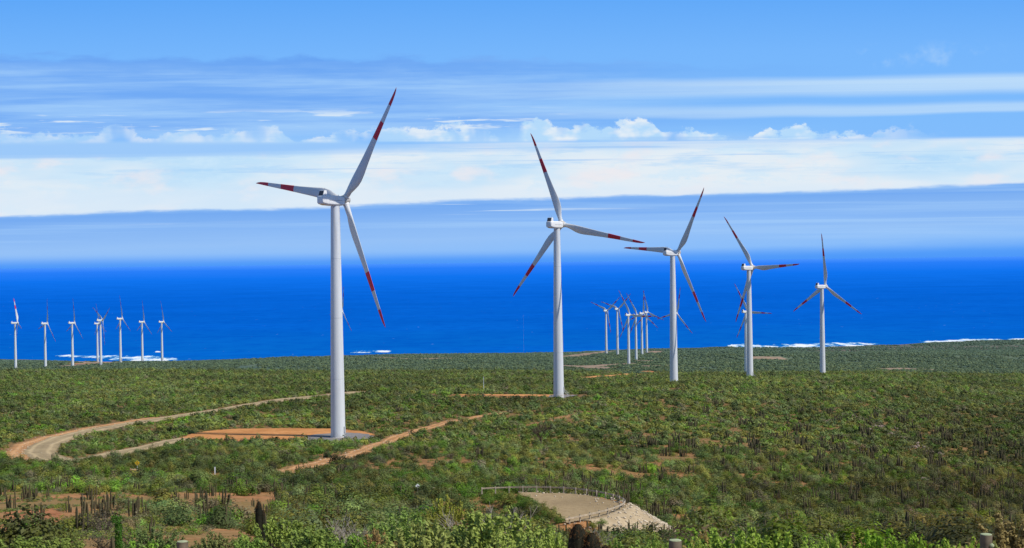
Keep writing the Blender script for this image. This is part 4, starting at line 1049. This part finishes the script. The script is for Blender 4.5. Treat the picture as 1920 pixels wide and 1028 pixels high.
m_ = len(prof)*2; Fc = np.array([(i*m_+k, i*m_+(k+1) % m_, (i+1)*m_+(k+1) % m_, (i+1)*m_+k) for i in range(len(Q)-1) for k in range(m_)])
mk('rail_beam', V, Fc, M['rail'], t)
d_ = 0; last = -9
L_ = np.r_[0, np.cumsum(np.hypot(*np.diff(Q, axis=0).T))]
for i in range(len(Q)):
    if L_[i]-last >= 2.0:
        last = L_[i]; b = MB(); b.box((0, 0, .40), (.15, .13, 1.0)); b.box((0, .115, .66), (.10, .10, .2))
        po = b.obj('rail_post', M['post'], t); po.location = (Q[i, 0]-Q[0][0]-Nn[i, 0]*.22, Q[i, 1]-Q[0][1]-Nn[i, 1]*.22, 0); po.rotation_euler = (0, 0, math.atan2(T[i, 1], T[i, 0]))

# rocks on the embankment and along the tracks (too many to count)
def rock_proto():
    b = bmesh.new(); bmesh.ops.create_icosphere(b, subdivisions=1, radius=1)
    for v in b.verts: v.co *= random.uniform(.65, 1.1); v.co.z *= .7
    V = np.array([v.co[:] for v in b.verts]); Fq = np.array([[v.index for v in f.verts] for f in b.faces]); b.free(); return V, Fq, np.zeros(len(V))
def emb_pts():
    out = []
    while len(out) < 1:
        n = 9000; P = np.stack([rng.uniform(10, 32, n), rng.uniform(165, 215, n)], 1); d = sdist(P, BEND)
        qx, qy = proj(np.stack([P[:, 0], P[:, 1], height(P[:, 0], P[:, 1])+CAMH], 1))
        ok = (d > .8) & (d < 9.5) & (qx > 1140) & (qx < 1262) & (qy > 942) & (rng.random(n) < np.clip(d/6, .12, 1)); out.append(P[ok])
    return np.concatenate(out)
EP = emb_pts()
# gravelly face of the embankment
patch(None, .4, dirt('embankment_gravel', (.40, .30, .18), (.52, .42, .28), 1.5, .2), 'embankment', 'pale stony embankment below the guard rail', lift=.10, world=EMB, clear=False)
stuff('embankment_rocks', [rock_proto() for _ in range(4)], np.stack([EP[:, 0], EP[:, 1], height(EP[:, 0], EP[:, 1])+CAMH+.12], 1), np.repeat((.10+.22*rng.random(len(EP))**2)[:, None], 3, 1), np.ones((len(EP), 3)), [M['rock']], 'pale loose rocks on the embankment below the guard rail', 'rocks')
TP = []
for k, Qt, w_ in EX:
    if k == 'line' and len(Qt) > 8:
        n = int(len(Qt)*5.0); j = rng.integers(0, len(Qt), n); TP.append(Qt[j]+rng.normal(0, 1, (n, 2))*(w_[j][:, None]*.55+.3))
TP = np.concatenate(TP); TP = TP[(TP[:, 1] < 800)]
rs = .08+.22*rng.random(len(TP))**3
stuff('track_stones', [rock_proto() for _ in range(3)], np.stack([TP[:, 0], TP[:, 1], height(TP[:, 0], TP[:, 1])+CAMH+.15], 1), np.repeat(rs[:, None], 3, 1), np.ones((len(TP), 3)), [M['rock']], 'pale stones scattered along the earth tracks', 'stones')
# outcrop of dark rocks on the right hillside
OC = []
for (x, y) in [(1585, 780), (1600, 784), (1615, 790), (1640, 800), (1668, 810), (1680, 818), (1695, 824), (1715, 832), (1730, 840), (1750, 850), (1660, 803), (1648, 878), (1655, 882), (1735, 900), (1745, 904), (1560, 790)]:
    g_ = ground(x, y)
    for _ in range(9): q_ = g_[:2]+rng.normal(0, 2.2, 2); OC.append(q_)
OC = np.array(OC)
stuff('outcrop_rocks', [rock_proto() for _ in range(4)], np.stack([OC[:, 0], OC[:, 1], height(OC[:, 0], OC[:, 1])+CAMH+.2], 1), np.stack([.5+1.0*rng.random(len(OC)), .5+rng.random(len(OC)), .5+.8*rng.random(len(OC))], 1), np.ones((len(OC), 3)), [M['drock']], 'broken dark rocks along the gully on the right hand hillside', 'rocks')

# ------------------------------------------------------------------ dead tree
g_ = ground(1014, 838); D = g_[1]; hh = (838-792)*D/F
t = empty('dead_tree', W(g_)); tag(t, 'bare brown dead tree standing above the red soil patch in the centre', 'tree')
b = MB(); b.tube([(0, 0, -.3), (.1, 0, hh*.22), (-.05, .1, hh*.4)], [.2, .16, .11], 7); b.obj('trunk', M['deadwood'], t, True)
b = MB()
def branch(p, d, l, r, dep):
    q = p+d*l; b.tube([p, p+d*l*.5+Vector([random.uniform(-.1, .1)*l for _ in range(3)]), q], [r, r*.8, r*.6], 4)
    if dep == 0: return
    for _ in range(3 if dep > 1 else 4):
        nd = (d+Vector([random.uniform(-.8, .8), random.uniform(-.8, .8), random.uniform(-.15, .6)])).normalized(); branch(q if random.random() < .6 else p+d*l*.6, nd, l*random.uniform(.55, .8), r*.6, dep-1)
for k in range(6):
    a_ = k*1.05+random.random()*.5; branch(Vector((0, 0, hh*random.uniform(.2, .4))), Vector((math.cos(a_)*.75, math.sin(a_)*.75, .95)).normalized(), hh*.29, .12, 4)
b.obj('crown', M['deadwood'], t)

M['bare'] = plain('bare_grey_twigs', (.34, .30, .25), .9, .1, .2)
for (x, y, D, lb) in ((905, 928, 30, 'leafless pale grey shrub with forked twigs behind the largest yellow green bush'), (648, 962, 40, 'leafless grey shrub left of the tall leafy bush'), (1120, 985, 60, 'leafless grey shrub just in front of the near guard rail')):
    loc, hh = fg(x, y, D); t = empty('bare_shrub', loc); tag(t, lb, 'shrub'); b = MB(); hh = max(.8, hh)
    for k in range(7):
        a_ = k*.9+random.random()*.6; branch(Vector((0, 0, 0)), Vector((math.cos(a_)*.6, math.sin(a_)*.6, 1)).normalized(), hh*.38, .022, 3)
    b.obj('twigs', M['bare'], t)
# ------------------------------------------------------------------ signs, poles and masts
def sign(px, py, ytop, diag, face, label, symbol, name, rz=0):
    g_ = ground(px, py); D = g_[1]; H = (py-ytop)*D/F; t = empty(name, W(g_), rz); tag(t, label, 'sign')
    b = MB(); b.tube([(0, .04, -.3), (0, .04, H-diag*.4)], .045, 8); b.obj('post', M['whitep'], t, True)
    b = MB(); s = diag/2; zc = H-s; ring = [(s, 0), (0, s), (-s, 0), (0, -s)]
    V = [(x, -.015, zc+z) for x, z in ring]+[(x, .015, zc+z) for x, z in ring]
    b.add(V, [(0, 1, 2, 3), (7, 6, 5, 4)]+[(k, (k+1) % 4, (k+1) % 4+4, k+4) for k in range(4)]); pl = b.obj('sign_plate', face, t, False, .01)
    if symbol:
        M_ = Matrix.Translation((0, -.022, zc))
        for dx_ in (-.13, .13):
            b = MB(); b.box((0, 0, 0), (.10, .012, .42), M_ @ Matrix.Rotation(D2R(32), 4, 'Y') @ Matrix.Translation((dx_, 0, 0)))
            up_ = 1 if dx_ < 0 else -1
            b.add([(M_ @ Matrix.Rotation(D2R(32), 4, 'Y') @ Vector(v)) for v in ((dx_-.12, -.004, .18*up_), (dx_+.12, -.004, .18*up_), (dx_, -.004, .36*up_), (dx_-.12, .004, .18*up_), (dx_+.12, .004, .18*up_), (dx_, .004, .36*up_))], [(0, 1, 2), (5, 4, 3), (0, 3, 4, 1), (1, 4, 5, 2), (2, 5, 3, 0)])
            b.obj('arrow_symbol', M['black'], pl)
    else:
        b = MB(); b.box((0, -.03, zc), (.06, .02, diag*.5)); b.obj('bracket', M['steel'], pl)
sign(257.5, 884, 863.5, 1.10, M['yellow'], 'yellow diamond warning sign with black arrows on a white post', True, 'warning_sign')
sign(783, 925, 907, .72, M['signback'], 'pale grey back of a diamond road sign among the green bushes', False, 'road_sign', .3)
g_ = ground(403, 890); D = g_[1]; t = empty('marker_post', W(g_)); tag(t, 'small white marker post in the bushes right of the yellow sign', 'marker')
b = MB(); b.box((0, 0, .75), (.26, .06, 1.7)); b.obj('plate', M['whitep'], t, False, .01)
g_ = ground(907, 733); t = empty('utility_pole', W(g_)); tag(t, 'thin grey pole standing left of the second turbine', 'pole'); H = 26*g_[1]/F
b = MB(); b.tube([(0, 0, -.5), (0, 0, H)], [.14, .10], 8); b.obj('shaft', M['whitep'], t, True); b = MB(); b.box((0, 0, H-.4), (1.1, .1, .12)); b.obj('crossarm', M['steel'], t)
def mast(x, y, ytop, name, label, red):
    g_ = ground(x, y); D = g_[1]; H = (y-ytop)*D/F; t = empty(name, W(g_)); tag(t, label, 'mast'); r = .35
    b = MB()
    for k in range(3):
        a_ = k*2.094; b.tube([(r*math.cos(a_), r*math.sin(a_), -1), (r*math.cos(a_), r*math.sin(a_), H)], .03, 4)
    n = int(H/2.5)
    for j in range(n):
        for k in range(3):
            a0, a1 = k*2.094, (k+1)*2.094; b.tube([(r*math.cos(a0), r*math.sin(a0), H*j/n), (r*math.cos(a1), r*math.sin(a1), H*(j+1)/n)], .015, 3)
    b.obj('lattice', M['steel'], t)
    if red:
        b = MB(); b.lathe([(.45, H*.55), (.45, H)], 8); b.obj('painted_top', plain('red_band', (.5, .06, .05)), t)
mast(982, 662, 590, 'lattice_mast', 'very thin faint lattice mast rising against the sea left of the second turbine', False)
mast(575, 668, 658, 'marker_mast', 'tiny red and white mast on the shore left of the largest turbine', True)
print('done')
